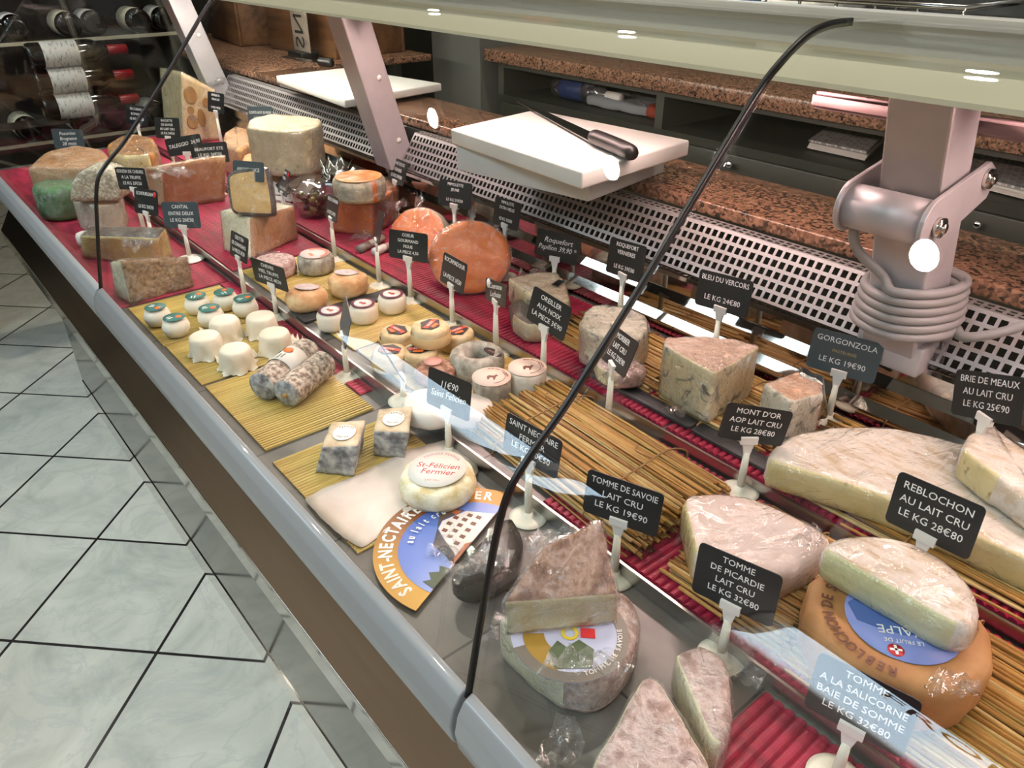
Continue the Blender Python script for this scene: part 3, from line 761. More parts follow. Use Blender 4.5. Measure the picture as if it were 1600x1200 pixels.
# ================================================================== mats, straw, slates
Fz, Sz, Tz = .765, .782, .7986
RED = mottled('crimson_bamboo', ['#7d1030', '#98173a', '#aa1f45'], 60, .5, .25, 300, stretch=(.2, 1, 1))
n = NT('yellow_bamboo'); s_ = n.new('ShaderNodeSeparateXYZ'); n.link(n.co(), s_.inputs[0])
r_ = n.ramp(n.noise(220, 2, .5, n.co((1, .03, 1))), [(.3, '#a98d44'), (.5, '#c0a655'), (.7, '#cdb668')])
r_ = n.mix(n.ramp(n.math('PINGPONG', n.math('MULTIPLY', s_.outputs[0], 1 / .0054), .5), [(.02, .75), (.16, .0)]), r_, '#5f4a1c'); YEL = n.base(r_, .36)
def ribbed(x0, x1, y0, y1, z, pitch, amp, seg=5, th=.0015):
    nr = max(2, int((x1 - x0) / pitch)); pitch = (x1 - x0) / nr
    bm = bmesh.new(); A, B = [], []
    for k in range(nr * seg + 1):
        x = x0 + pitch * k / seg; zz = z + th + amp * abs(math.sin(PI * k / seg)) ** .6
        A.append(bm.verts.new((x, y0, zz))); B.append(bm.verts.new((x, y1, zz)))
    A0 = [bm.verts.new((v.co.x, y0, z)) for v in A]; B0 = [bm.verts.new((v.co.x, y1, z)) for v in B]
    for i in range(len(A) - 1):
        bm.faces.new((A[i], A[i + 1], B[i + 1], B[i])); bm.faces.new((A0[i], A0[i + 1], A[i + 1], A[i])); bm.faces.new((B[i], B[i + 1], B0[i + 1], B0[i]))
    bm.faces.new((A0[0], A[0], B[0], B0[0])); bm.faces.new((A0[-1], B0[-1], B[-1], A[-1])); bm.faces.new((A0[0], B0[0], B0[-1], A0[-1]))
    bmesh.ops.recalc_face_normals(bm, faces=bm.faces); me = bpy.data.meshes.new('ribbed'); bm.to_mesh(me); bm.free(); return me
def mat_thing(name, label, cat, x0, x1, y0, y1, z, pitch, amp, m, rz=0):
    c = Vector(((x0 + x1) / 2, (y0 + y1) / 2, z))
    return tag(obj(name, ribbed(x0 - c.x, x1 - c.x, y0 - c.y, y1 - c.y, 0.0002, pitch, amp), m, None, c, (0, 0, rz)), label, cat)
rm_ = 'bamboo_mat'
mat_thing(rm_, 'crimson slatted mat on the front deck at the far end', 'mat', -2.55, -1.385, .250, .446, Fz, .0085, .003, RED)
mat_thing(rm_, 'crimson slatted mat on the front deck under the two pink wedges', 'mat', -.20, .75, .250, .446, Fz, .0105, .0035, RED)
mat_thing(rm_, 'crimson slatted mat on the middle deck at the far end', 'mat', -2.55, -1.385, .457, .645, Sz, .0085, .003, RED)
mat_thing(rm_, 'crimson slatted mat on the middle deck under the loose straw', 'mat', -.50, .75, .457, .645, Sz, .0095, .003, RED)
mat_thing(rm_, 'crimson slatted mat on the top deck under the orange cheeses', 'mat', -2.55, -.50, .655, .842, Tz, .0085, .003, RED)
mat_thing(rm_, 'crimson slatted mat on the top deck under the blue cheeses', 'mat', -.495, .75, .655, .842, Tz, .0095, .004, RED)
mat_thing(rm_, 'narrow crimson strip on the front deck behind the wrapped goat cheeses', 'mat', -1.38, -.86, .428, .449, Fz, .0085, .002, RED)
def ymat(label, x0, x1, y0, y1, z): return mat_thing('straw_mat', label, 'mat', x0, x1, y0, y1, z, .0054, .0016, YEL)
ymat('yellow ribbed mat under the green-labelled cheeses', -1.375, -1.19, .262, .424, Fz)
ymat('yellow ribbed mat under the paper-wrapped cheeses', -1.187, -1.03, .264, .424, Fz)
ymat('yellow ribbed mat under the two ash logs', -1.022, -.815, .266, .424, Fz)
ymat('yellow ribbed mat under the two ash-coated bricks', -.785, -.575, .262, .430, Fz)
ymat('yellow ribbed mat under the orange-rinded goat cheeses', -1.375, -1.125, .470, .642, Sz)
ymat('yellow ribbed mat under the fig-labelled cheeses', -1.085, -.955, .474, .642, Sz)
ymat('yellow ribbed mat under the orange-and-black labelled cheeses', -.952, -.665, .478, .642, Sz)
n = NT('dry_straw'); gi = n.new('ShaderNodeNewGeometry')
c0 = n.ramp(gi.outputs['Random Per Island'], [(0, '#6f4a20'), (.25, '#a07436'), (.55, '#b98f4e'), (.8, '#a3894a'), (1, '#d6bd86')])
c0 = n.mix(n.ramp(n.noise(60, 3), [(.35, .0), (.75, .55)]), c0, '#8f6a30'); STRAW = n.base(c0, .5)
TWINE = plain('jute_twine', '#8a6a42', .8)
def straw(label, x0, x1, y0, y1, z, cnt, h, seed, ties=2, ang=.0, ragged=.02, r=(.0012, .0026)):
    rnd = random.Random(seed); c = Vector(((x0 + x1) / 2, (y0 + y1) / 2, z)); L = x1 - x0; Wd = y1 - y0
    t = thing('straw_bundle', label, 'straw bundle', c)
    bm = bmesh.new(); lay = max(1, int(h / .0042)); per = max(1, cnt // lay)
    for l in range(lay):
        for k in range(per):
            y = -Wd / 2 + Wd * (k + rnd.uniform(.2, .8)) / per; zz = .003 + l * .0042 + rnd.uniform(0, .0014)
            sh = 1 - .35 * (l / max(lay, 1)) ** 2
            y *= sh
            a = -L / 2 + rnd.uniform(0, ragged); b = L / 2 - rnd.uniform(0, ragged)
            if rnd.random() < .18: a += rnd.uniform(0, L * .4)
            dy = rnd.uniform(-.008, .008) * L / .3 + ang * L; rr = rnd.uniform(*r)
            dz = rnd.uniform(-.001, .001) if l < lay - 1 else rnd.uniform(-.001, .004)
            add_tube(bm, [(a, y - dy / 2, zz), ((a + b) / 2, y + rnd.uniform(-.002, .002), zz + abs(dz) * .6), (b, y + dy / 2, zz + dz)], rr, 5)
    for v in bm.verts: v.co.z = max(v.co.z, .0006)
    o = obj('stalks', mesh_of(bm, 'straw'), STRAW, t); o['kind'] = 'stuff'
    for k in range(ties):
        x = -L / 2 + L * (k + .5) / ties + rnd.uniform(-.01, .01); bm = bmesh.new()
        w = Wd / 2 + .004; hh = h + .006
        add_tube(bm, smooth3([(x, -w, .002), (x + .001, -w * .96, hh * .6), (x + .003, -w * .6, hh), (x, 0, hh + .001), (x - .003, w * .6, hh), (x, w * .96, hh * .6), (x, w, .002)]), .0011, 5)
        add_tube(bm, smooth3([(x - .003, w * .3, hh), (x - .02, w * .3 - .01, hh + .006), (x - .03, w * .3 + .004, hh + .003)]), .0011, 5)
        obj('twine', mesh_of(bm, 'twine'), TWINE, t)
    return t
straw('thick straw bundle lying on the middle deck beside the Saint Nectaire sign', -.675, -.365, .470, .636, Sz, 300, .026, 3, 2, -.04)
straw('flat straw mat under the pink-rinded half wheel', -.345, -.20, .468, .640, Sz + .0045, 90, .009, 4, 1, .02)
straw('flat straw mat under the kraft-wrapped wheel', -.21, .36, .466, .640, Sz + .0045, 130, .010, 5, 3, .0)
straw('thin straw layer on the top deck under the wrapped roquefort pieces', -.80, -.545, .700, .830, Tz + .0042, 100, .009, 6, 1, -.05, .05)
straw('straw mat on the top deck under the blue-veined wedge', -.555, -.375, .684, .838, Tz + .0052, 100, .009, 7, 1, -.04)
straw('straw mat on the top deck under the foil-faced wedge', -.372, -.27, .684, .838, Tz + .0052, 60, .009, 9, 1, -.02)
straw('long straw mat on the top deck under the big brie', -.335, .45, .658, .84, Tz + .0052, 120, .009, 8, 3, .0, .01)
SLATE = mottled('dark_slate', ['#1d1e20', '#2c2d2f', '#37383a'], 30, .55, .5, 90)
def slate(label, x0, x1, y0, y1, z, rz=0):
    c = ((x0 + x1) / 2, (y0 + y1) / 2, z)
    return tag(obj('slate_slab', prism(rrect(x1 - x0, y1 - y0, .004), .0002, .0055, 'z', True, .0012), SLATE, None, c, (0, 0, rz)), label, 'slate slab')
slate('dark slate slab on the top deck in front of the roquefort', -.66, -.47, .668, .690, Tz + .0056)
slate('dark slate slab on the top deck in front of the blue-veined wedge', -.466, -.345, .666, .690, Tz + .0056)
slate('dark slate strip under the fig-labelled cheeses at the deck edge', -1.122, -1.087, .458, .640, Sz)

# ================================================================== price cards
CARDS = {
 'MIMJ': (-1.149, .810, .918, 11, -12, -3, .98, .89), 'MIMX': (-.998, .810, .919, -8, -12, -5, .99, .89), 'ROQP': (-.895, .835, .882, 26, -8, 7, .93, .86),
 'ROQV': (-.720, .810, .918, -10, -12, -7, .99, 1.0), 'COEUR': (-1.058, .646, .882, 18, -11, -4, .98, .90), 'ROCA': (-.929, .646, .874, -10, -14, -4, .97, .90),
 'COUR': (-.812, .638, .882, -18, -7, -13, .97, .63), 'OREI': (-.697, .638, .890, 0, -13, 5, .93, .92), 'MORB': (-.568, .640, .885, -29, -23, -10, .97, .88),
 'VERC': (-.545, .810, .923, 3, -10, -4, .96, .92), 'GORG': (-.375, .825, .895, 15, -8, 0, .96, .96), 'BRIE': (-.209, .800, .924, -26, -10, -22, .98, .92),
 'MONT': (-.367, .640, .877, 51, -5, 10, .87, .81), 'TOMS': (-.380, .450, .860, 22, -6, 2, .92, .93), 'REBL': (-.165, .601, .904, -1, -8, -3, .86, .96),
 'PICA': (-.247, .448, .857, 12, -8, -2, .87, .97), 'SALI': (-.119, .421, .855, 11, -8, -1, .84, 1.0), 'FELI': (-.668, .450, .849, 5, -13, -5, .94, .92),
 'NECT': (-.505, .443, .863, 8, -8, 2, .92, .88), 'CHEV': (-1.174, .446, .846, 14, 4, 0, 1.03, .83), 'CROT': (-1.293, .446, .860, -2, -15, -4, .97, .84),
 'BRIL': (-1.315, .642, .885, -15, -16, -8, .98, .86), 'PAVE': (-1.404, .845, .902, -9, -22, -3, .97, .92), 'EDG1': (-1.148, .644, .891, -27, -17, -13, 1.03, 1.0),
 'EDG2': (-.913, .445, .856, -22, -15, 5, .90, .95), 'EDG3': (-.796, .446, .842, -15, 23, -24, .90, 1.1), 'RED2': (-1.638, .691, .857, -13, -18, -6, 1.0, 1.05),
 'CANT': (-1.537, .430, .860, 34, -11, -5, 1.0, .95), 'ECHO': (-1.651, .400, .865, 14, -15, -5, 1.01, .94), 'GOUD': (-1.725, .401, .896, 27, -5, -4, 1.0, .86),
 'PECO': (-2.330, .413, .869, 46, -4, 1, 1.0, 1.0), 'BEAU': (-1.877, .620, .887, 54, -9, -3, 1.03, .88), 'TALE': (-1.992, .601, .887, 54, -10, -8, 1.04, .80),
 'RACL': (-2.167, .620, .897, 27, -12, -3, 1.01, .98), 'PICO': (-2.380, .607, .899, 24, -11, 0, 1.0, .96), 'EMME': (-2.250, .787, .930, 10, -12, -1, .98, 1.0),
 'COMT': (-2.032, .820, .922, 25, -10, -4, 1.0, .92), 'ABON': (-1.467, .551, .939, 20, -15, -4, 1.0, .70)}
HW = {'ROQP', 'COUR', 'FELI', 'TALE', 'PECO'}
TXT = {'MIMJ': 'MIMOLETTE|JEUNE||LE KG 21€50', 'MIMX': 'MIMOLETTE|EXTRA VIEILLE||LE KG 32€80', 'ROQP': 'Roquefort|Papillon 39,90 *', 'ROQV': 'ROQUEFORT|VERNIERES||LE KG 39€80',
 'COEUR': 'COEUR|GOURMAND|FIGUE|LA PIECE 4,50', 'ROCA': 'ROCAMADOUR||LA PIECE 1€50', 'COUR': 'Couronne|Lochoise', 'OREI': 'OREILLER|AUX NOIX|LA PIECE 3€90', 'MORB': 'MORBIER|LAIT CRU|LE KG 22€90',
 'VERC': 'BLEU DU VERCORS||LE KG 24€80', 'GORG': 'GORGONZOLA|_PASTEURISE|LE KG 19€90', 'BRIE': 'BRIE DE MEAUX|AU LAIT CRU|LE KG 25€90', 'MONT': "MONT D'OR|AOP LAIT CRU|LE KG 28€80",
 'TOMS': 'TOMME DE SAVOIE|LAIT CRU|LE KG 19€90', 'REBL': 'REBLOCHON|AU LAIT CRU|LE KG 28€80', 'PICA': 'TOMME|DE PICARDIE|LAIT CRU|LE KG 32€80', 'SALI': 'TOMME|A LA SALICORNE|BAIE DE SOMME|LE KG 32€80',
 'FELI': '11€90|Saint Felicien', 'NECT': 'SAINT NECTAIRE|FERMIER|LE KG 20€50', 'CHEV': 'CHEVRE|MIEL TRUFFE|LA PIECE 4€50', 'CROT': 'CROTTIN|DE CHAVIGNOL|LA PIECE 3€20', 'BRIL': 'BRILLAT SAVARIN||LA PIECE 8€90',
 'PAVE': 'PAVE ROUX|FERMIER|LE KG 29€80', 'EDG1': '', 'EDG2': '', 'EDG3': '', 'RED2': 'TOMME|BREBIS||LE KG 31€90', 'CANT': 'CANTAL|ENTRE DEUX|LE KG 20€50', 'ECHO': 'ECHOURGNAC||LE KG 33€90',
 'GOUD': 'GOUDA DE CHEVRE|A LA TRUFFE|LE KG 37€50', 'PECO': 'Pecorino|Brugnano|28 mois', 'BEAU': 'BEAUFORT ETE|LE KG 34€50', 'TALE': 'TALEGGIO  24,90', 'RACL': 'RACLETTE|DE SAVOIE|AU LAIT CRU|LE KG 24€50',
 'PICO': 'PECORINO|ROMANO|LE KG 29€90', 'EMME': 'EMMENTAL|FRANCAIS||LE KG 19€80', 'COMT': 'COMTE AOP 20 MOIS|LAIT CRU', 'ABON': 'ABONDANCE'}
LBL = {'MIMJ': 'black price card reading MIMOLETTE JEUNE', 'MIMX': 'black price card reading MIMOLETTE EXTRA VIEILLE', 'ROQP': 'black card handwritten Roquefort in white', 'ROQV': 'black price card reading ROQUEFORT VERNIERES',
 'COEUR': 'black price card reading COEUR GOURMAND FIGUE', 'ROCA': 'black price card reading ROCAMADOUR', 'COUR': 'small handwritten black card with a white spot behind the ring cheese', 'OREI': 'black price card reading OREILLER AUX NOIX',
 'MORB': 'tilted black price card reading MORBIER LAIT CRU', 'VERC': 'black price card reading BLEU DU VERCORS', 'GORG': 'grey price card reading GORGONZOLA PASTEURISE', 'BRIE': 'black price card reading BRIE DE MEAUX AU LAIT CRU',
 'MONT': "black price card reading MONT D'OR AOP LAIT CRU", 'TOMS': 'black price card reading TOMME DE SAVOIE', 'REBL': 'black price card reading REBLOCHON AU LAIT CRU', 'PICA': 'black price card reading TOMME DE PICARDIE',
 'SALI': 'black price card reading TOMME A LA SALICORNE BAIE DE SOMME', 'FELI': 'card handwritten Saint Felicien behind the red-lettered cheese', 'NECT': 'black price card reading SAINT NECTAIRE FERMIER', 'CHEV': 'black price card reading CHEVRE MIEL TRUFFE',
 'CROT': 'black price card reading CROTTIN on a slender white stem', 'BRIL': 'narrow-looking black price card before the orange block', 'PAVE': 'black price card by the foot of the slanted strut', 'EDG1': 'dark price card turned edge-on beside the marker pens',
 'EDG2': 'grey price card seen edge-on before the fig-labelled cheeses', 'EDG3': 'thin price card seen edge-on before the orange-labelled stack', 'RED2': 'black price card with red dot before the olive bowl', 'CANT': 'grey price card reading CANTAL on a white round-based stand',
 'ECHO': 'black price card with red dot below the goat gouda card', 'GOUD': 'black price card reading GOUDA DE CHEVRE', 'PECO': 'handwritten price card by the far glass end', 'BEAU': 'black price card reading BEAUFORT ETE', 'TALE': 'handwritten card reading TALEGGIO',
 'RACL': 'black price card reading RACLETTE DE SAVOIE', 'PICO': 'small black price card in front of the wine bottles', 'EMME': 'black price card beside the tall holed cheese', 'COMT': 'price card reading COMTE standing behind the wrapped wheel piece', 'ABON': 'price card reading ABONDANCE behind the leaning yellow slice'}
GREY = plain('slate_grey_card', '#3d4a50', .36)
def card(k):
    x, y, z, yw, ln, rl, sw, sh = CARDS[k]; w, h = .084 * sw, .053 * sh
    R = (Matrix.Rotation(math.radians(yw), 4, 'Z') @ Matrix.Rotation(math.radians(ln), 4, 'X') @ Matrix.Rotation(math.radians(rl), 4, 'Y'))
    bot = Vector((x, y, z)) + R @ Vector((0, 0, -h / 2)); dz = Fz if bot.y < .452 else (Sz if bot.y < .65 else Tz)
    if k in ('ABON',): dz = Sz
    base = Vector((bot.x, bot.y, dz + .0008 + (.005 if (bot.y > .652 or k in ('SALI', 'PICA', 'MONT', 'REBL') or bot.x < -1.38) else .0)))
    t = thing('price_tag', LBL[k], 'price tag', base, 0, 'price tags on white stems')
    M = Matrix.Translation(Vector((x, y, z)) - base) @ R
    c = obj('card', prism(rrect(w, h, .0045), -.0005, .0005, 'y'), GREY if k in ('GORG', 'CANT', 'EDG2', 'ABON', 'COMT', 'PECO') else CARDM, t); c.matrix_local = M
    lines = TXT[k].split('|') if TXT[k] else []
    if lines:
        L = []; hw = k in HW; n_ = len(lines); big = .0118 if n_ <= 4 else .0105
        pitch = min(.0128, (h - .010) / max(n_, 1)); wmax = w - .010
        for i, s in enumerate(lines):
            if not s: continue
            sm = s[0] == '_'; s = s[1:] if sm else s
            sz = min(pitch * .80, .0098) * (.55 if sm else (1.25 if hw else 1))
            me = glyphs(s, sz, shear=.25 if hw else 0)
            ww = max([v.co.x for v in me.vertices] + [0]) - min([v.co.x for v in me.vertices] + [0])
            xs = min(1.0, wmax / max(ww, 1e-4)); yy = ((n_ - 1) / 2 - i) * pitch + .0028
            Mx = Matrix.Translation((0, -.0007, yy)) @ Matrix.Rotation(PI / 2, 4, 'X') @ Matrix.Rotation(.07 if hw else 0, 4, 'Z') @ Matrix.Scale(xs, 4, (1, 0, 0))
            L.append((me, Mx, 1 if sm else 0))
        o = obj('lettering', join(L), [INK, plain('gold_print', '#b59a5a', .5)], c); o.location = (0, 0, 0)
    if k in ('RED2', 'ECHO'): obj('red_dot', lathe([(0, 0), (.0055, 0), (.0055, .0006), (0, .0006)], 16), plain('red_sticker', '#d21f26', .4), c, (w / 2 - .010, -.0006, h / 2 - .009), (PI / 2, 0, 0))
    if k == 'COUR': obj('white_dot', lathe([(0, 0), (.007, 0), (.007, .0006), (0, .0006)], 18), INK, c, (-w / 2 + .013, -.0006, h / 2 - .007), (PI / 2, 0, 0))
    b = bot - base
    ryaw = Matrix.Rotation(math.radians(yw), 4, 'Z')
    bm = bmesh.new(); cw = .0092
    add_prism(bm, [(-cw, -.0045), (cw, -.0045), (cw, .0045), (-cw, .0045)], -.0025, .0032, 'y')
    add_prism(bm, [(-.0062, -.0045), (.0062, -.0045), (.0028, -.021), (-.0028, -.021)], -.0014, .0022, 'y')
    for v in bm.verts: v.co = ryaw @ v.co + b + Vector((0, 0, .002))
    obj('clip', mesh_of(bm, 'clip', False), WHITEP, t)
    Ls = b.z - .014
    bm = bmesh.new(); add_tube(bm, [(b.x, b.y, .0), (b.x, b.y, Ls * .55), (b.x, b.y, Ls)], [.0046, .0044, .0034], 8)
    obj('stem', mesh_of(bm, 'stem'), CLEARW, t)
    br = .027 if k == 'CANT' else .0215
    o = obj('base', lathe([(0, 0), (br, 0), (br, .0012), (br * .75, .0028), (br * .3, .004), (.005, .009), (0, .009)], 28), WHITEP if k == 'CANT' else CLEARW, t, (b.x, b.y, 0))
for k in CARDS: card(k)
# ================================================================== cheeses
PASTEY = paste('pale_yellow_paste', ['#cdbf82', '#dccf98', '#a8965a'])
PASTEI = paste('ivory_paste', ['#d9d2ac', '#e6e0c2', '#c2b98e'])
PASTEG = paste('cream_grey_paste', ['#b9ad86', '#c8bd98', '#94865e'])
PASTET = paste('tan_paste', ['#b98a5c', '#c99d70', '#9b6f45'], holes=False)
BLUEP = paste('blue_veined_paste', ['#cfc399', '#ddd3ae', '#a8a07c'], veins='#4f5a52', vscale=38)
BLUEG = paste('grey_blue_paste', ['#c3bda6', '#d6d0bd', '#8f8f80'], veins='#5b6668', vscale=60)
RINDBR = mottled('brown_rind', ['#74593d', '#a08462', '#c0a684'], 120, .75, .6, 120)
RINDPK = mottled('pinkish_brown_rind', ['#6f4a38', '#946e58', '#b5917e', '#8f6548'], 60, .75, .7, 120)
RINDGP = mottled('grey_pink_rind', ['#977a72', '#bb9f99', '#d3bfba', '#a98c84'], 70, .75, .6, 130)
RINDTAN = mottled('smooth_tan_rind', ['#b07c4a', '#c28f5c', '#cda274'], 14, .55, .2, 60)
RINDDK = mottled('dark_grey_rind', ['#171514', '#2b2725', '#423d39'], 30, .55, .4, 60)
RINDOR = mottled('orange_rind', ['#b98d5c', '#cda577', '#dabf92'], 40, .65, .5, 110)
RINDWH = mottled('white_bloomy_rind', ['#d5ccb8', '#e5ded0', '#efeae0'], 35, .8, .5, 120)
RINDBRIE = mottled('brie_rind', ['#c9b495', '#dcd2c2', '#e4ddd2', '#d0bfa6'], 20, .8, .5, 70, stretch=(1, 3, 1))
RINDGY = mottled('grey_mould_rind', ['#7f7b70', '#a19c8f', '#bdb8ac'], 60, .85, .6, 150)
ORANGE = mottled('mimolette_orange', ['#e06a10', '#ee7a1a', '#f58c2c'], 30, .4, .15, 90)
ORANGED = mottled('aged_orange_paste', ['#c9640f', '#da7517', '#e08426'], 25, .4, .15, 90)
MIMR = mottled('mimolette_rind', ['#8f8a74', '#a9a38c', '#c0b89a'], 60, .85, .6, 150)
FRESH = mottled('fresh_white_curd', ['#d8d0bb', '#e4ddcb', '#eae4d6'], 20, .6, .3, 60)
ASH = mottled('ash_coating', ['#5d6064', '#85888b', '#a6a8a8', '#c6c5c0'], 70, .85, .7, 160)
def ring(u, v, zt, D, n_=30):
    c = at(u, v, zt); return [(c.x + D / 2 * math.cos(2 * PI * k / n_), c.y + D / 2 * math.sin(2 * PI * k / n_)) for k in range(n_)]
def disc(nm, r, m, parent, z, xy=(0, 0), th=.0005, n_=32, parent2=None):
    return obj(nm, lathe([(0, 0), (r, 0), (r, th), (0, th)], n_), m, parent, (xy[0], xy[1], z))
def poly_bits(polys, m, parent, nm, z, th=.0004):
    bm = bmesh.new()
    for p in polys: add_prism(bm, p, 0, th, 'z')
    return obj(nm, mesh_of(bm, 'bits', False), m, parent, (0, 0, z))
def rot2(p, a, o=(0, 0)): return [(x * math.cos(a) - y * math.sin(a) + o[0], x * math.sin(a) + y * math.cos(a) + o[1]) for x, y in p]
VIEW = math.radians(-50.5 + 90)                       # writing that faces the customer at the camera

# --- front deck: six small rounds with green labels
TEAL = plain('teal_label', '#2f6f68', .5); ORG = plain('orange_seal', '#e2702c', .5); WHITEL = plain('white_label', '#e6e1da', .55)
gl = [(243, 482, 'front-most beside the brown crust wedge', .2), (272, 498, 'nearest the bumper rail corner', 1.2), (306, 464, 'touching the brown crust wedge', 2.0), (327, 483, 'in the middle of the six', .8), (350, 458, 'by the back edge of the mat', 2.6), (381, 468, 'nearest the paper-wrapped cheeses', 1.4)]
for k, (u, v, w, a) in enumerate(gl):
    t = cheese('goat_cheese', 'small round goat cheese with green label, ' + w, 'cheese', None, Fz + .003, .030, (), RINDWH if 0 else FRESH, .012, .0008, 70, k, .002, -.002, world=ring(u, v, Fz + .033, .041), group='green-labelled goat cheeses', rnd=1)
    l = disc('label', .0168, TEAL, t, .0325); disc('seal', .005, ORG, l, .0005, (.007 * math.cos(a), .007 * math.sin(a)))
    poly_bits([rot2([(-.011, -.001), (-.002, -.001), (-.002, .001), (-.011, .001)], a + .6), rot2([(-.010, .004), (-.003, .004), (-.003, .006), (-.010, .006)], a + .6)], WHITEL, l, 'print', .0006)
# --- five fresh cheeses in paper
wp = [(319, 525, 'nearest the rail'), (366, 545, 'front-most, overhanging towards the logs'), (349, 500, 'between the green labels and the other wrapped ones'), (407, 494, 'farthest back'), (428, 520, 'touching the first ash log')]
WRAPW = mottled('waxed_paper', ['#d6cdb8', '#e4dcca'], 24, .45, .35, 40)
for k, (u, v, w) in enumerate(wp):
    t = cheese('wrapped_goat_cheese', 'fresh white goat cheese in waxed paper, ' + w, 'cheese', None, Fz + .003, .032, (), FRESH, .006, .001, 60, k + 20, .001, .006, world=ring(u, v, Fz + .035, .043), group='paper-wrapped goat cheeses', rnd=1)
    bm = bmesh.new(); rnd = random.Random(k); N = 40; rows = []
    for (rr, zz, am) in ((.0228, .031, .0003), (.0238, .024, .0007), (.0246, .014, .0012), (.0258, .004, .0018), (.0280, .0012, .0032)):
        ph = rnd.uniform(0, 6)
        rows.append([bm.verts.new((r2 * math.cos(2 * PI * i / N), r2 * math.sin(2 * PI * i / N), max(.0006, zz + am * .3 * math.sin(i * 2.3 + ph)))) for i in range(N) for r2 in [rr + am * (math.sin(i * 1.1 + ph) + .6 * math.sin(i * 2.7 + ph * 2))]])
    for A, B in zip(rows, rows[1:]):
        for i in range(N): bm.faces.new((A[i], A[(i + 1) % N], B[(i + 1) % N], B[i]))
    cp = [bm.verts.new((.0165 * math.cos(2 * PI * i / N), .0165 * math.sin(2 * PI * i / N), .0342)) for i in range(N)]; top0 = [bm.verts.new((.0205 * math.cos(2 * PI * i / N), .0205 * math.sin(2 * PI * i / N), .0335)) for i in range(N)]
    for A, B in ((cp, top0), (top0, rows[0])):
        for i in range(N): bm.faces.new((A[i], A[(i + 1) % N], B[(i + 1) % N], B[i]))
    bm.faces.new(cp)
    wrap_tail(bm, (.022 * math.cos(k * 1.9 + .4), .022 * math.sin(k * 1.9 + .4), .004), (math.cos(k * 1.9 + .4), math.sin(k * 1.9 + .4), 0), .018, .028, k)
    obj('paper_wrap', mesh_of(bm, 'wrap'), WRAPW, t)
# --- two ash logs
LOGM = mottled('ash_log_rind', ['#5b5148', '#8d8074', '#b8aa9c', '#cfc4b8'], 150, .85, .8, 170)
def log(label, near, far, z, r, seed, lab=False, straw_=False):
    a, b = at(*near, z), at(*far, z); t = thing('ash_log', label, 'cheese', (a + b) / 2); d = (b - a); L = d.length
    t.rotation_euler = (0, 0, math.atan2(d.y, d.x))
    prof = [(0, -L / 2), (r * .85, -L / 2), (r * .97, -L / 2 + .003)] + [(r, -L / 2 + L * k / 14) for k in range(1, 14)] + [(r * .97, L / 2 - .003), (r * .85, L / 2), (0, L / 2)]
    bm = bmesh.new(); add_lathe(bm, prof, 28)
    for v in bm.verts: v.co = Vector((v.co.z, v.co.x, v.co.y))
    for f_ in bm.faces: f_.material_index = 1 if abs(f_.calc_center_median().x) > L / 2 - .002 else 0
    bmesh.ops.recalc_face_normals(bm, faces=bm.faces); jitter(bm, .0014, 55, seed)
    obj('body', mesh_of(bm, 'log'), [LOGM, ASH], t)
    if straw_: obj('straw_core', tube([(-L / 2 - .004, 0, 0), (L / 2 + .008, .001, .001)], .0028, 8), STRAW, t)
    if lab:
        def band(x0, x1, a0, a1, m, nm, rr, par, pointed=False):
            bm = bmesh.new(); R = []
            for i in range(13):
                an = a0 + (a1 - a0) * i / 12; s = (1 - abs(i / 6 - 1) ** 3) if pointed else 1
                R.append([bm.verts.new((x, rr * math.cos(an), rr * math.sin(an))) for x in (x0 + (x1 - x0) * .5 * (1 - s), x1 - (x1 - x0) * .1 * (1 - s))])
            for A, B in zip(R, R[1:]): bm.faces.new((A[0], A[1], B[1], B[0]))
            return solid(obj(nm, mesh_of(bm, 'band'), m, par), .0004, 1)
        l = band(-.016, .026, .35, 2.9, PAPER, 'paper_label', r + .0014, t)
        band(.004, .022, .25, 1.15, plain('green_print', '#1f5a3c', .5), 'green_band', r + .0019, l)
        band(.010, .016, .45, .95, WHITEL, 'white_plate', r + .0024, l)
        disc('seal', .007, ORG, l, 0).matrix_local = Matrix.Translation((.012, (r + .0022) * math.cos(1.6), (r + .0022) * math.sin(1.6))) @ Matrix.Rotation(1.6 - PI / 2, 4, 'X')
        poly_bits([[(-.010, -.003), (.002, -.003), (.002, -.001), (-.010, -.001)], [(-.012, .002), (.0, .002), (.0, .004), (-.012, .004)]], plain('grey_print', '#7d7a76', .6), l, 'print', r + .0018)
log('ash-grey goat log wearing a paper label with green band', (408, 606), (482, 547), Fz + .026, .0215, 1, True)
log('ash-grey goat log without a label, straw through its core', (446, 617), (508, 567), Fz + .026, .0205, 2, False, True)
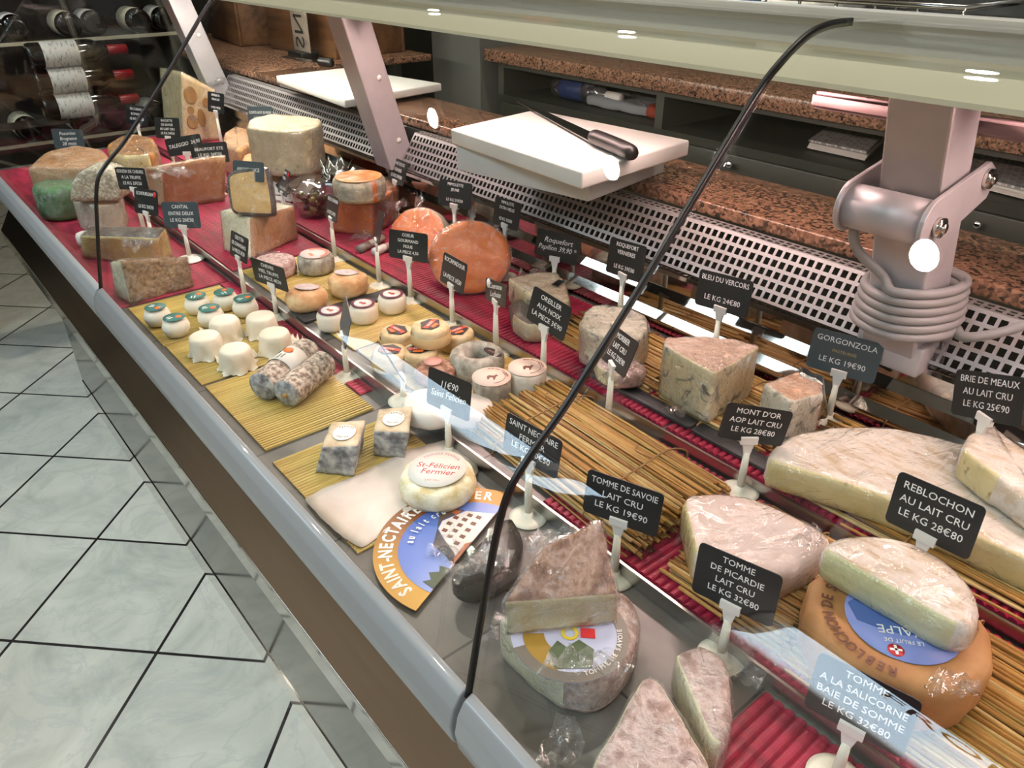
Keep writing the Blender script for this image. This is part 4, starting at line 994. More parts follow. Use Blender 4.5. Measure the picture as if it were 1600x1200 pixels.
# --- two bricks
BR = mottled('beige_goat_rind', ['#b5a183', '#cbb99d', '#d8c9b2'], 60, .8, .6, 140)
for k, (tl, tr, ml, mr, bl, br_, w) in enumerate((((518, 659), (572, 656), (503, 699), (559, 697), (492, 739), (553, 746), 'nearer the rail'), ((592, 639), (645, 634), (584, 674), (640, 676), (583, 713), (632, 718), 'nearer the middle deck'))):
    z = Fz + .003; h = .044
    T = [at(*ml, z + h), at(*mr, z + h), at(*tr, z + h), at(*tl, z + h)]; f0, f1 = at(*bl, z), at(*br_, z)
    e = (T[3] - T[0]); B = [f0, f1, f1 + e * 1.15, f0 + e * 1.15]; c = sum(B, Vector()) / 4; c.z = z
    t = thing('goat_brick', 'ash-coated goat cheese brick with oval label, ' + w, 'cheese', c, 0, 'ash-coated bricks')
    bm = hexa([p - c for p in B], [p - c for p in T], 10, .0012, 70, k, .4, (1, 1, 0, 1, 0, 1)); obj('body', mesh_of(bm, 'brick'), [BR, ASH], t)
    q = (T[0] + T[1] + T[2] + T[3]) / 4 - c; l = obj('label', prism([(.0135 * math.cos(a), .0165 * math.sin(a)) for a in [2 * PI * i / 24 for i in range(24)]], 0, .0005, 'z'), WHITEL, t, (q.x, q.y, q.z + .0012), (0, 0, VIEW + .1))
    obj('lettering', arc_text('FERMIER', .0125, PI / 2, .004), plain('brown_print', '#5c4f45', .6), l, (0, 0, .0006))
    obj('print', arc_text('CHEVRE', .0105, -PI / 2, .0036, False), plain('brown_print', '#5c4f45', .6), l, (0, 0, .0006))
# --- soft cheese with red handwriting on its paper
c = at(683, 738, Fz + .033)
t = cheese('soft_round_cheese', 'wrinkled soft white cheese with red-lettered round label', 'cheese', None, Fz + .003, .030, (), mottled('wrinkled_rind', ['#cbb988', '#e0d6b6', '#ece6d2'], 55, .75, 1.0, 90), .011, .0030, 105, 31, .001, -.002, world=ring(683, 738, Fz + .033, .088), rnd=1)
l = disc('label', .034, WHITEL, t, .0335, (-.002, .002)); RP = plain('red_print', '#c8303a', .55); l.rotation_euler = (.04, -.05, VIEW)
obj('lettering', join([(glyphs('St-Félicien', .0125, shear=.15), Matrix.Translation((0, .004, 0)), 0), (glyphs('Fermier', .0125, shear=.15), Matrix.Translation((.002, -.007, 0)), 0)]), RP, l, (0, 0, .0006))
obj('print', join([(arc_text('FROMAGE FERMIER', .027, PI / 2, .0045), Matrix(), 0), (glyphs('LAIT CRU', .004), Matrix.Translation((0, -.022, 0)), 0)]), plain('pink_print', '#d9868a', .55), l, (0, 0, .0006))
bm = bmesh.new(); PP = [at(u, v, Fz + .0045) for u, v in [(474, 779), (545, 748), (640, 703), (700, 686), (740, 705), (748, 738), (718, 770), (640, 800), (600, 832), (565, 858), (530, 836), (497, 805)]]
c = sum(PP, Vector()) / len(PP); pts_, tg_ = sample_outline([(p.x - c.x, p.y - c.y) for p in PP], set(), .006, 1); prev = None
for tt in (1, .85, .7, .5, .3, .12):
    R = [bm.verts.new((p.x * tt, p.y * tt, .001 + .0022 * abs(nz((p.x * tt, p.y * tt, 0), 30, 3)) + (.003 * abs(nz((p.x, p.y, 0), 60, 1)) if tt == 1 else 0))) for p in pts_]
    if prev:
        for i in range(len(R)): bm.faces.new((prev[i], prev[(i + 1) % len(R)], R[(i + 1) % len(R)], R[i]))
    prev = R
bm.faces.new(prev); o = obj('paper_sheet', mesh_of(bm, 'sheet'), PAPERPINK, None, (c.x, c.y, Fz + .0028)); solid(o, .0003, 1); tag(o, 'crumpled pinkish wrapping paper lying beside the red-lettered cheese', 'paper')
# --- half-disc sign of the Saint Nectaire
A, B = at(650, 958, Fz + .002), at(800, 776, Fz + .002); C0 = (A + B) / 2; R_ = (A - B).length / 2
t = thing('cheese_sign', 'half-round printed sign reading SAINT-NECTAIRE FERMIER au lait cru', 'sign', (C0.x, C0.y, Fz + .0042)); d = A - C0; t.rotation_euler = (0, 0, math.atan2(d.y, d.x))
def half(r, n_=32, sg=1): return [(r * math.cos(PI * k / n_), -sg * r * math.sin(PI * k / n_)) for k in range(n_ + 1)]
n = NT('gold_to_brown_print'); s_ = n.new('ShaderNodeSeparateXYZ'); n.link(n.co(), s_.inputs[0])
gold = n.base(n.ramp(n.math('ADD', n.math('MULTIPLY', s_.outputs[0], 1.0 / (2 * R_)), .5), [(.0, '#c78a22'), (.14, '#b98325'), (.34, '#7a3c1e'), (.60, '#8a5a24'), (.85, '#c9962e'), (1, '#d6a53c')]), .35)
SG = 1
obj('printed_board', prism(half(R_, 40, SG), 0, .0012, 'z'), gold, t)
n = NT('printed_sky'); s_ = n.new('ShaderNodeSeparateXYZ'); n.link(n.co(), s_.inputs[0])
sky_ = n.base(n.ramp(n.math('MULTIPLY', s_.outputs[1], -1 / R_), [(0, '#8f9fd6'), (.35, '#5f7cc8'), (.75, '#3f62b4')]), .35)
pic = obj('printed_picture', prism(half(R_ * .74, 40, SG), 0, .0003, 'z'), sky_, t, (0, 0, .0013))
u_ = R_ * .74
def PB(pl, col, nm, z): return poly_bits(pl, plain('print_' + col.strip('#'), col, .4), pic, nm, z)
# the picture is seen upright from the camera: x axis = along its ground, from A towards B (ground at the cut edge)
def pq(a, b): return (-a * u_, -b * u_)
PB([[pq(-.93, .0), pq(-.5, .0), pq(-.52, .16), pq(-.62, .10), pq(-.7, .22), pq(-.8, .12), pq(-.88, .2)]], '#3b4a33', 'printed_trees', .0004)
PB([[pq(-.42, .0), pq(-.02, .0), pq(-.02, .42), pq(.12, .60), pq(-.22, .46), pq(-.30, .22)]], '#3a3540', 'printed_gable', .0004)
PB([[pq(-.32, .0), pq(.80, .0), pq(.66, .42), pq(.30, .62), pq(.12, .58), pq(-.05, .36), pq(-.20, .12)]], '#ded6d2', 'printed_facade', .0006)
PB([[pq(.12, .60), pq(.30, .64), pq(.66, .46), pq(.62, .60), pq(.40, .74)]], '#5a4740', 'printed_roof', .0007)
PB([[pq(a, b), pq(a + .07, b), pq(a + .07, b + .08), pq(a, b + .08)] for a, b in ((.02, .30), (.16, .30), (.30, .30), (.44, .30), (.10, .44), (.26, .46), (.42, .44), (-.06, .14), (.10, .14), (.26, .14), (.42, .14), (.58, .14), (.56, .28))], '#6d4434', 'printed_windows', .0008)
PB([[pq(-.40, .0), pq(.10, .0), pq(.02, .07), pq(-.3, .06)], [pq(.5, .50), pq(.62, .48), pq(.60, .58), pq(.52, .6)]], '#b2643c', 'printed_roofs', .0009)
obj('lettering', arc_text('SAINT-NECTAIRE FERMIER', R_ * .865, -PI / 2, R_ * .20, True, xs=.80, bold=R_ * .006), INK, t, (0, 0, .0014))
obj('lettering', arc_text('au lait cru', R_ * .63, -PI * .53, R_ * .125, True, xs=.72, bold=R_ * .003), INK, t, (0, 0, .0030))
# --- dark half wheel leaning by the sign
cheese('tomme_piece', 'dark-rinded wrapped half wheel lying on slate beside the half-round sign', 'cheese', [(700, 893), (722, 868), (752, 838), (778, 812), (800, 800), (812, 818), (818, 846), (806, 872), (775, 890), (735, 903)], Fz + .0035, .042, (), [RINDDK, PASTEG], .012, .0015, 40, 3, wrap=True, filmmat=FILM2, tails=(((-.045, -.01, .004), (-1, -.3, 0), .03, .04),))
# --- tomme de savoie: labelled half wheel with a wedge on it
t = cheese('tomme_half_wheel', 'wrapped half wheel with a printed label under the brown wedge', 'cheese', [(775, 962), (840, 925), (925, 905), (985, 925), (1003, 965), (992, 1010), (962, 1045), (925, 1062), (880, 1050), (825, 1010)], Fz + .0012, .050, (8, 9), [RINDGP, PASTEI], .009, .001, 60, 4, wrap=True, tails=(((-.06, -.02, .003), (-1, -.2, 0), .03, .05),))
tz_ = .0505
L0 = at(890, 995, Fz + tz_) - t.location; lab = obj('label', prism([(x, y) for x, y in circ(.050, 40)], 0, .0005, 'z'), plain('print_lilac', '#b9bcd6', .4), t, (L0.x, L0.y, tz_ + .0022), (0, 0, VIEW + .35))
def LB(pl, col, nm, z): return poly_bits(pl, plain('print_' + col.strip('#'), col, .4), lab, nm, z)
def annulus(r0, r1, a0, a1, k=24): return [(r1 * math.cos(a0 + (a1 - a0) * i / k), r1 * math.sin(a0 + (a1 - a0) * i / k)) for i in range(k + 1)] + [(r0 * math.cos(a1 - (a1 - a0) * i / k), r0 * math.sin(a1 - (a1 - a0) * i / k)) for i in range(k + 1)]
LB([annulus(.040, .050, -PI * .95, PI * .30)], '#6d655c', 'grey_border', .0006)
LB([annulus(.022, .040, PI * .95, PI * 1.35)], '#9c7a2c', 'ochre_field', .0007)
LB([[(-.020, -.034), (.010, -.038), (.016, -.020), (.006, -.008), (-.006, -.014), (-.012, -.006), (-.022, -.016)]], '#4b5a3e', 'printed_mountain', .0008)
LB([[(.008, -.006), (.020, -.009), (.022, .001), (.010, .004)], [(-.030, .014), (-.016, .018), (-.018, .028), (-.032, .024)]], '#cf2b34', 'red_flag', .0009)
LB([annulus(.0045, .0075, 0, 2 * PI - .01, 18)], '#d8c033', 'round_stamp', .0010)
obj('lettering', arc_text('TOMME DE SAVOIE', .0425, -PI * .25, .006, False), INK, lab, (0, 0, .0012))
ZW = Fz + .056
B_ = [at(792, 992, ZW), at(962, 974, ZW)]; T_ = [at(787, 941, ZW + .034), at(965, 928, ZW + .034), at(940, 813, ZW + .074), at(852, 852, ZW + .066)]
B_ += [T_[2] - Vector((0, 0, .040)), T_[3] - Vector((0, 0, .036))]; c = sum(B_, Vector()) / 4; c.z = ZW
t = thing('tomme_wedge', 'brown-rinded tomme wedge in film lying on the labelled half wheel', 'cheese', c)
obj('body', mesh_of(hexa([p - c for p in B_], [p - c for p in T_], 10, .0014, 55, 5, .22, (1, 0, 0, 0, 0, 0)), 'body'), [RINDPK, PASTEG], t)
bm = hexa([p - c for p in B_], [p - c for p in T_], 16, .0022, 80, 15, .25, off=.0025)
for k, (p, d, ln, w) in enumerate((((-.06, -.02, .022), (-1, -.2, -.3), .045, .06), ((.05, -.03, .02), (.8, -.7, -.3), .02, .06), ((-.03, .02, .04), (-1, .3, -.2), .03, .05))): wrap_tail(bm, p, d, ln, w, 30 + k)
obj('plastic_wrap', mesh_of(bm, 'wrap'), FILM, t)
# --- two pink-grey wedges at the near end
cheese('tomme_wedge', 'pale grey-rinded wedge in film pointing away from the customer, lowest in the counter', 'cheese', [(1008, 1050), (1030, 1058), (1116, 1205), (1100, 1235), (1020, 1250), (925, 1235), (920, 1205)], Fz + .0045, .048, (1, 6), [RINDGP, PASTEI], .006, .001, 60, 6, wrap=True, tails=(((-.05, -.02, .004), (-1, -.4, 0), .03, .05),))
cheese('tomme_wedge', 'pinkish wrapped wedge leaning against the pale grey wedge', 'cheese', [(1052, 1020), (1090, 1005), (1132, 1022), (1143, 1060), (1146, 1130), (1132, 1170), (1112, 1160)], Fz + .0045, .044, (5, 6), [RINDGP, PASTEI], .006, .001, 60, 7, wrap=True, tails=(((-.005, .05, .01), (-.5, 1, .25), .05, .06),))
# --- kraft-wrapped reblochon wheel with half wheel
KRAFT = mottled('kraft_paper', ['#94683c', '#a77a4a', '#b58a58'], 14, .6, .5, 26)
zt = Sz + .014 + .052
cw = at(1402, 968, zt); t = thing('kraft_wrapped_wheel', 'cheese wheel in brown paper with blue round picture label', 'cheese', (cw.x, cw.y, Sz + .0155)); RW = .073
bm = slab(circ(RW, 12), (), .052, .010, amp=.0016, f=30, seed=8, rnd=1, sp=.006); obj('body', mesh_of(bm, 'kraft'), KRAFT, t)
t.rotation_euler = (0, 0, VIEW)
lab = disc('label', RW * .60, plain('blue_label', '#7e8fd0', .4), t, .0535, (.002, -.004))
poly_bits([[(-.036, -.006), (-.020, -.012), (.0, -.016), (.034, -.004), (.042, .006), (.02, .026), (-.02, .030), (-.040, .012)]], plain('blue_label_dark', '#4f6db0', .4), lab, 'printed_lake', .0007)
poly_bits([[(.012, .012), (.040, .0), (.038, .016), (.022, .034)]], plain('label_green', '#6f8a3c', .4), lab, 'printed_meadow', .0009)
def updown(me): return me
BRN = plain('brown_capitals', '#5a3320', .5)
obj('lettering', arc_text('REBLOCHON DE SAVOIE', RW * .78, -PI * .62 - 1.15, .0128, True, xs=.86, bold=.0003), BRN, t, (.002, -.004, .0542))
obj('lettering', join([(glyphs("L'ALPE", .0125), Matrix.Translation((0, -.004, 0)), 0), (glyphs('LE FRUIT DE', .0055), Matrix.Translation((0, .007, 0)), 0)]), INK, lab, (-.004, -.016, .0012), (0, 0, PI))
sh = disc('red_shield', .0062, plain('red_shield', '#c22b33', .4), lab, .0006, (-.012, -.033)); poly_bits([[(-.0045, -.001), (.0045, -.001), (.0045, .001), (-.0045, .001)], [(-.001, -.0045), (.001, -.0045), (.001, .0045), (-.001, .0045)]], INK, sh, 'white_cross', .0007)
zh = Sz + .0695
cheese('reblochon_half', 'half reblochon in film resting on the brown paper wheel', 'cheese', None, zh, .032, (0,), [RINDBRIE, paste('greenish_cream_paste', ['#c9c58e', '#d6d2a4', '#b5b078'])], .009, .0012, 50, 9,
       world=[at(u, v, zh + .032) for u, v in [(1284, 858), (1494, 978), (1528, 985), (1537, 950), (1520, 910), (1480, 872), (1430, 845), (1375, 832), (1320, 832), (1290, 842)]], wrap=True, filmmat=FILM2, wamp=.0012,
       tails=(((.06, -.055, .006), (.6, -.6, -.1), .02, .035), ((-.075, .0, .004), (-1, .0, -.1), .02, .035)))
# --- half wheel tomme de picardie / mont d'or
cheese('pink_rind_half_wheel', 'pale pink-topped half wheel in film on flat straw', 'cheese', [(1066, 782), (1078, 770), (1125, 766), (1180, 776), (1240, 800), (1290, 828), (1303, 842), (1280, 868), (1232, 893), (1180, 905), (1110, 888), (1086, 860)], Sz + .014, .040, (11, 0), [mottled('pink_white_rind', ['#d9c6bb', '#e2d3ca', '#d2bcae'], 12, .7, .2, 60), PASTEY], .009, .0008, 50, 10, wrap=True, filmmat=FILM2, tails=(((-.05, -.01, .004), (-1, -.3, 0), .02, .04),))
# --- big brie and the piece on it
cheese('brie_wheel_piece', 'large flat brie piece in film stretching out of the frame', 'cheese', [(1196, 718), (1300, 748), (1390, 778), (1500, 826), (1640, 890), (1760, 860), (1740, 800), (1640, 740), (1560, 706), (1480, 684), (1400, 666), (1310, 662), (1240, 676), (1205, 698)], Tz + .0145, .036, (0, 1, 2, 3, 4, 5), [RINDBRIE, PASTEY], .008, .0014, 40, 12, wrap=True, filmmat=FILM2, sp=.008)
cheese('brie_wedge', 'small brie wedge in film lying on top of the big brie', 'cheese', None, Tz + .0535, .034, (0, 5), [RINDBRIE, PASTEY], .007, .0012, 45, 13, world=[at(u, v, Tz + .0875) for u, v in [(1502, 702), (1560, 745), (1640, 800), (1660, 740), (1590, 690), (1552, 662), (1512, 678)]], wrap=True, filmmat=FILM2, tails=(((-.03, .01, .004), (-1, .3, 0), .02, .04),))
# --- blue cheeses on the top deck
cheese('blue_cheese_wedge', 'big blue-veined wedge in film on the straw mat', 'cheese', [(1116, 584), (1152, 566), (1189, 541), (1150, 528), (1095, 523), (1040, 526), (1036, 540), (1072, 560)], Tz + .0145, .072, (0, 1, 5, 6, 7), [mottled('pinkish_wrapped_top', ['#b3927a', '#c6a892', '#d4bba8'], 25, .7, .4, 90), BLUEP], .006, .0012, 45, 14, wrap=True, wamp=.0018, rnd=1, tails=(((.0, -.05, .004), (.2, -1, 0), .012, .03),))
FOIL = mottled('crumpled_foil', ['#8f948f', '#b5b9b3', '#d5d8d2'], 40, .22, 1.0, 55, metal=1, dist=.006)
t = cheese('gorgonzola_piece', 'foil-faced gorgonzola piece in film on the straw mat', 'cheese', None, Tz + .0145, .062, (0, 1), [mottled('pink_orange_rind', ['#b88a68', '#c9a283', '#d5b79d'], 30, .7, .4, 80), BLUEG], .008, .0015, 50, 15,
           world=[at(1180, 650, Tz + .03), at(1232, 660, Tz + .05), at(1288, 622, Tz + .07), at(1284, 592, Tz + .075), at(1255, 574, Tz + .078), at(1215, 600, Tz + .065)], wrap=True, wamp=.0025)
P = [at(1233, 672, Tz + .020), at(1291, 648, Tz + .020), at(1285, 596, Tz + .076), at(1250, 578, Tz + .080)]; c = sum(P, Vector()) / 4 - t.location
bm = hexa([p - t.location - c + Vector((.004, -.004, 0)) for p in (P[0], P[1])] + [p - t.location - c + Vector((-.006, .010, 0)) for p in (P[1], P[0])], [p - t.location - c + Vector((.004, -.004, 0)) for p in (P[3], P[2])] + [p - t.location - c + Vector((-.006, .010, 0)) for p in (P[2], P[3])], 10, .0025, 60, 3)
obj('foil', mesh_of(bm, 'foil'), FOIL, t, c)['label'] = 'crumpled silver foil face'
cheese('roquefort_piece', 'grey-white roquefort piece in film crossed by the glass joint', 'cheese', [(905, 508), (915, 482), (940, 473), (975, 478), (1010, 492), (1016, 510), (1000, 528), (960, 528), (925, 520)], Tz + .0135, .058, (6, 7, 8), [BLUEG, BLUEG], .006, .0032, 50, 16, wrap=True, wamp=.002, tails=(((.0, .02, .058), (.2, .6, .6), .02, .03),))
t = cheese('roquefort_wedge', 'pale roquefort wedge in film behind the handwritten card', 'cheese', [(792, 434), (838, 424), (872, 424), (884, 442), (892, 468), (868, 474), (830, 462)], Tz + .0145, .040, (5, 6, 4), [mottled('roquefort_cream', ['#bba588', '#cdb79b', '#d9c8b0'], 40, .6, .4, 90), BLUEP], .006, .0014, 50, 17, wrap=True, tails=(((-.04, .02, .03), (-1, .3, .1), .03, .04),))
q = at(872, 444, Tz + .056) - t.location; poly_bits([rot2([(-.012, -.006), (.012, -.006), (.012, .006), (-.012, .006)], 1.9, (q.x, q.y))], BLACK, t, 'black_sticker', .0435)
cheese('morbier_piece', 'dark wrapped piece half hidden behind the walnut card', 'cheese', [(795, 470), (815, 462), (842, 472), (858, 492), (852, 508), (822, 508), (800, 492)], Tz + .0055, .030, (4, 5), [RINDDK, PASTEG], .008, .001, 50, 18, wrap=True)
cheese('morbier_piece', 'pinkish wrapped piece in front of the crossed roquefort', 'cheese', [(928, 556), (945, 545), (985, 556), (1012, 570), (1005, 585), (965, 588), (935, 575)], Tz + .0145, .022, (5, 6), [RINDGP, BLUEP], .006, .001, 50, 19, wrap=True)
# --- mimolettes
def ball_part(label, uv, zc, r, yaw, frac, seed, half_=False):
    c = at(*uv, zc); t = thing('mimolette', label, 'cheese', (c.x, c.y, Tz + .0045)); hz = zc - Tz - .0045
    bm = bmesh.new(); bmesh.ops.create_uvsphere(bm, u_segments=40, v_segments=24, radius=r)
    for v in bm.verts: v.co.z *= .86
    nrm = Vector((math.cos(yaw), math.sin(yaw), frac)).normalized()
    g = bm.verts[:] + bm.edges[:] + bm.faces[:]
    res = bmesh.ops.bisect_plane(bm, geom=g, plane_co=nrm * r * .18, plane_no=nrm, clear_outer=True)
    ed = [e for e in res['geom_cut'] if isinstance(e, bmesh.types.BMEdge)]
    f0 = set(bm.faces); bmesh.ops.contextual_create(bm, geom=ed); nf = [f for f in bm.faces if f not in f0]
    pk = bmesh.ops.poke(bm, faces=nf)['faces']
    bmesh.ops.subdivide_edges(bm, edges=list({e for f in pk for e in f.edges if any(v.co.length < r * .6 for v in e.verts)}), cuts=5)
    for f in bm.faces: f.material_index = 1 if abs((f.calc_center_median() - nrm * r * .18).dot(nrm)) < .0008 else 0
    jitter(bm, .001, 60, seed)
    for v in bm.verts: v.co.z = max(v.co.z + hz, 0)
    b2 = bm.copy(); obj('body', mesh_of(bm, 'ball'), [MIMR, ORANGE], t)
    b2.normal_update()
    for v in b2.verts: v.co += v.normal * .0016
    jitter(b2, .0016, 80, seed + 4)
    wrap_tail(b2, (0, 0, hz + r * .82), (.2, .1, 1), .022, .03, seed)
    for v in b2.verts: v.co.z = max(v.co.z, .0004)
    obj('plastic_wrap', mesh_of(b2, 'wrap'), FILM, t); return t
ball_part('cut mimolette ball with bright orange face behind the Rocamadour card', (735, 402), Tz + .058, .070, math.radians(-38), .55, 1)
ball_part('smaller orange mimolette piece behind the fig card', (655, 370), Tz + .038, .062, math.radians(-70), .75, 2)
block3('mimolette_block', 'big deep-orange cheese block in film on the crimson mat', 'cheese', [(517, 362), (583, 371), (618, 347)], [(514, 313), (582, 320), (614, 298)], Tz + .0045, .072, [MIMR, ORANGED, mottled('purple_brown_face', ['#8a5236', '#9c6040', '#a8724f'], 25, .5, .3, 70)], (1, 2, 0, 0, 1, 0), seed=1, tails=(((.05, -.03, .005), (1, -.4, 0), .03, .06), ((.05, .03, .06), (1, .2, -.3), .03, .06)))
cheese('mimolette_half_round', 'half round with orange top and grey rind stacked on the orange block', 'cheese', None, Tz + .0845, .042, (0,), [MIMR, ORANGED], .009, .001, 50, 21, world=ring(560, 276, Tz + .1265, .105), wrap=True)
for x in [o for o in bpy.data.objects if o.name.startswith('mimolette_half_round')]:
    for ch in x.children:
        if ch.name.startswith('body'): obj('orange_top', lathe([(0, 0), (.044, 0), (.046, .0006), (.044, .0012), (0, .0012)], 30), mottled('orange_top_face', ['#c9661c', '#d88a4a', '#e0b090'], 25, .5, .3, 60), x, (0, 0, .0425)); break
block('aged_mimolette_block', 'greyish brown wrapped block behind the big orange block', 'cheese', [(590, 362), (622, 344)], [(588, 302), (622, 292)], Tz + .0045, .070, (-.07, .05), [mottled('aged_brown_paste', ['#8a4a20', '#9c5a2a', '#a86a3a'], 25, .5, .3, 80)], seed=4)
# --- olive bowl
p = at(491, 292, Tz + .065); t = thing('olive_bowl', 'clear plastic bowl of olives behind the narrow price card', 'bowl', (p.x, p.y, Tz + .0042))
obj('body', lathe([(0, 0), (.034, 0), (.040, .003), (.052, .045), (.056, .060), (.060, .061), (.060, .063), (.054, .063), (.049, .045), (.038, .005), (0, .003)], 32), CLEARP, t)
obj('lid', lathe([(.060, .0635), (.058, .066), (.050, .072), (.030, .080), (0, .083)], 32), CLEARP, t)
OL = [plain('olive_brown', '#4f4a2c', .25), plain('olive_green', '#6f7038', .25), plain('olive_black', '#241f1a', .25)]
rnd = random.Random(4)
for k in range(46):
    a = rnd.uniform(0, 6.3); l = k // 12; rr = (.030 + .0035 * l) * math.sqrt(rnd.random()); 
    tag(obj('olive', lathe([(0, -.0085), (.005, -.007), (.0075, 0), (.005, .007), (0, .0085)], 10), OL[k % 3], None, (p.x + rr * math.cos(a), p.y + rr * math.sin(a), Tz + .0135 + .0115 * l), (rnd.uniform(0, 3), rnd.uniform(0, 3), 0)), 'small dark olive in the clear plastic bowl', 'olive', 'olives in the bowl')
q_ = at(510, 268, Tz + .10); bm = bmesh.new(); wrap_tail(bm, (0, 0, .004), (1, .3, .15), .07, .07, 3); wrap_tail(bm, (0, 0, .004), (-.5, .8, .4), .05, .06, 8)
tag(solid(obj('dark_film_scrap', mesh_of(bm, 'scrap'), plain('dark_green_film', '#2c2f29', .2), None, (q_.x, q_.y, Tz + .087)), .0006), 'crumpled dark leaf-like wrapper on the bowl lid', 'wrapper')
# --- marker pens
def pen(label, a, b, r, body, cap):
    P, Q = at(*a, Tz + .0045 + r), at(*b, Tz + .0045 + r); t = thing('marker_pen', label, 'pen', (P + Q) / 2); d = (Q - P).normalized(); L = (Q - P).length
    obj('barrel', tube([-d * L / 2 + d * .03, d * L / 2], r, 14), body, t); obj('cap', tube([-d * L / 2, -d * L / 2 + d * .028], r * 1.12, 14), cap, t)
pen('grey marker pen lying on the crimson mat', (561, 390), (598, 372), .0075, plain('pen_grey', '#a89d90', .4), plain('pen_cap_grey', '#7b7771', .3))
pen('white marker pen with pink band on the crimson mat', (585, 394), (628, 376), .0075, plain('pen_pink', '#d3a5a5', .4), WHITEP)
# --- middle deck goat cheeses
t = cheese('goat_cheese_round', 'wrinkled pinkish goat cheese half behind the honey-truffle card', 'cheese', None, Sz + .003, .030, (), [RINDGP], .008, .0018, 70, 41, world=ring(428, 404, Sz + .033, .078))
t = cheese('goat_cheese_round', 'grey mould goat cheese with a pink and white round label', 'cheese', None, Sz + .003, .034, (), [RINDGY], .008, .0014, 70, 42, world=ring(492, 397, Sz + .037, .068))
l = disc('label', .027, plain('pale_pink_label', '#e3cfc8', .5), t, .0355); poly_bits([annulus(.020, .026, 0, PI, 16)], plain('red_arc', '#c9664e', .5), l, 'print', .0006); poly_bits([[(-.004, -.012), (.010, -.012), (.010, -.006), (-.004, -.006)]], ORG, l, 'orange_patch', .0007)
t = cheese('goat_cheese_round', 'orange goat cheese nearest the deck edge with an oval label', 'cheese', None, Sz + .003, .031, (), [RINDOR], .012, .0016, 60, 43, world=ring(477, 453, Sz + .034, .072), rnd=1)
l = obj('label', prism([(.021 * math.cos(a), .013 * math.sin(a)) for a in [2 * PI * i / 24 for i in range(24)]], 0, .0006, 'z'), mottled('lilac_label', ['#b3a3a3', '#cdbcb8'], 120, .6, .1), t, (-.006, .006, .033), (0, 0, VIEW))
t = cheese('goat_cheese_round', 'orange goat cheese with broken rind and an oval label', 'cheese', None, Sz + .003, .034, (), [RINDOR], .010, .0026, 55, 44, world=ring(542, 430, Sz + .037, .072))
l = obj('label', prism([(.021 * math.cos(a), .013 * math.sin(a)) for a in [2 * PI * i / 24 for i in range(24)]], 0, .0006, 'z'), MATS['lilac_label'], t, (-.010, .004, .0352), (0, 0, VIEW))
for k, (u, v, w) in enumerate(((516, 486, 'at the deck edge'), (567, 475, 'in the middle'), (612, 460, 'farthest from the edge'))):
    t = cheese('fig_cheese', 'small white fig-heart cheese with purple ring label, ' + w, 'cheese', None, Sz + .003, .030, (), [FRESH], .007, .001, 60, 50 + k, world=ring(u, v, Sz + .033, .047), group='fig-heart cheeses', rnd=1)
    l = disc('label', .0195, plain('plum_ring', '#6a2f44', .5), t, .0312); disc('inner_disc', .0145, WHITEL, l, .0004); poly_bits([circ(.004, 10, .003, .0), circ(.003, 10, -.003, -.002)], plain('fig_print', '#9c3b35', .5), l, 'printed_fig', .0010)
# --- orange and black labelled stack
ob = [(620, 516, 0, 'lying behind left'), (608, 547, 0, 'front-most, with scalloped paper'), (655, 546, 0, 'under the top one'), (714, 517, 0, 'peeping out behind the top one'), (672, 508, 1, 'on top of the stack')]
CRIN = mottled('crimped_cream', ['#cdb183', '#dcc69c', '#e6d6b4'], 40, .7, .4, 80)
for k, (u, v, lv, w) in enumerate(ob):
    z0 = Sz + .003 + lv * .0285
    t = cheese('walnut_cheese', 'small cheese in wood band with orange and black label, ' + w, 'cheese', None, z0, .027, (), [CRIN], .005, .0012, 90, 60 + k, world=ring(u, v, z0 + .027, .056 if lv else .052), group='orange-and-black labelled cheeses', rnd=1)
    obj('wood_band', lathe([(.0268 + .002 * lv, .0012), (.0276 + .002 * lv, .002), (.0276 + .002 * lv, .016), (.0268 + .002 * lv, .017)], 32), mottled('poplar_band', ['#c9a873', '#d8bd8c'], 30, .6, .1, 60), t)
    lb = thing; a = VIEW + (k * .5 - .6)
    l = obj('label', prism(rot2([(-.014, -.009), (.0, -.0155), (.018, -.006), (.016, .008), (.0, .0155), (-.017, .006)], a), 0, .0005, 'z'), plain('black_label', '#1f2226', .4), t, (0, 0, .0283))
    poly_bits([rot2([(-.015, -.003), (.017, -.003), (.016, .004), (-.016, .004)], a)], plain('red_orange_band', '#cf4a26', .4), l, 'red_band', .0006)
    poly_bits([rot2([(-.010, -.010), (.004, -.0125), (.006, -.006), (-.008, -.005)], a)], ORG, l, 'orange_corner', .0007)
    obj('print', glyphs('NOIX', .0062), INK, l, (0, 0, .0012), (0, 0, a))
t = cheese('walnut_cheese', 'pink-rinded cheese with a pale pink label in front of the walnut stack', 'cheese', None, Sz + .003, .022, (), [RINDPK], .008, .0014, 70, 70, world=ring(680, 572, Sz + .025, .062))
disc('label', .013, plain('rose_label', '#e0a79b', .5), t, .0235, (-.012, .004))
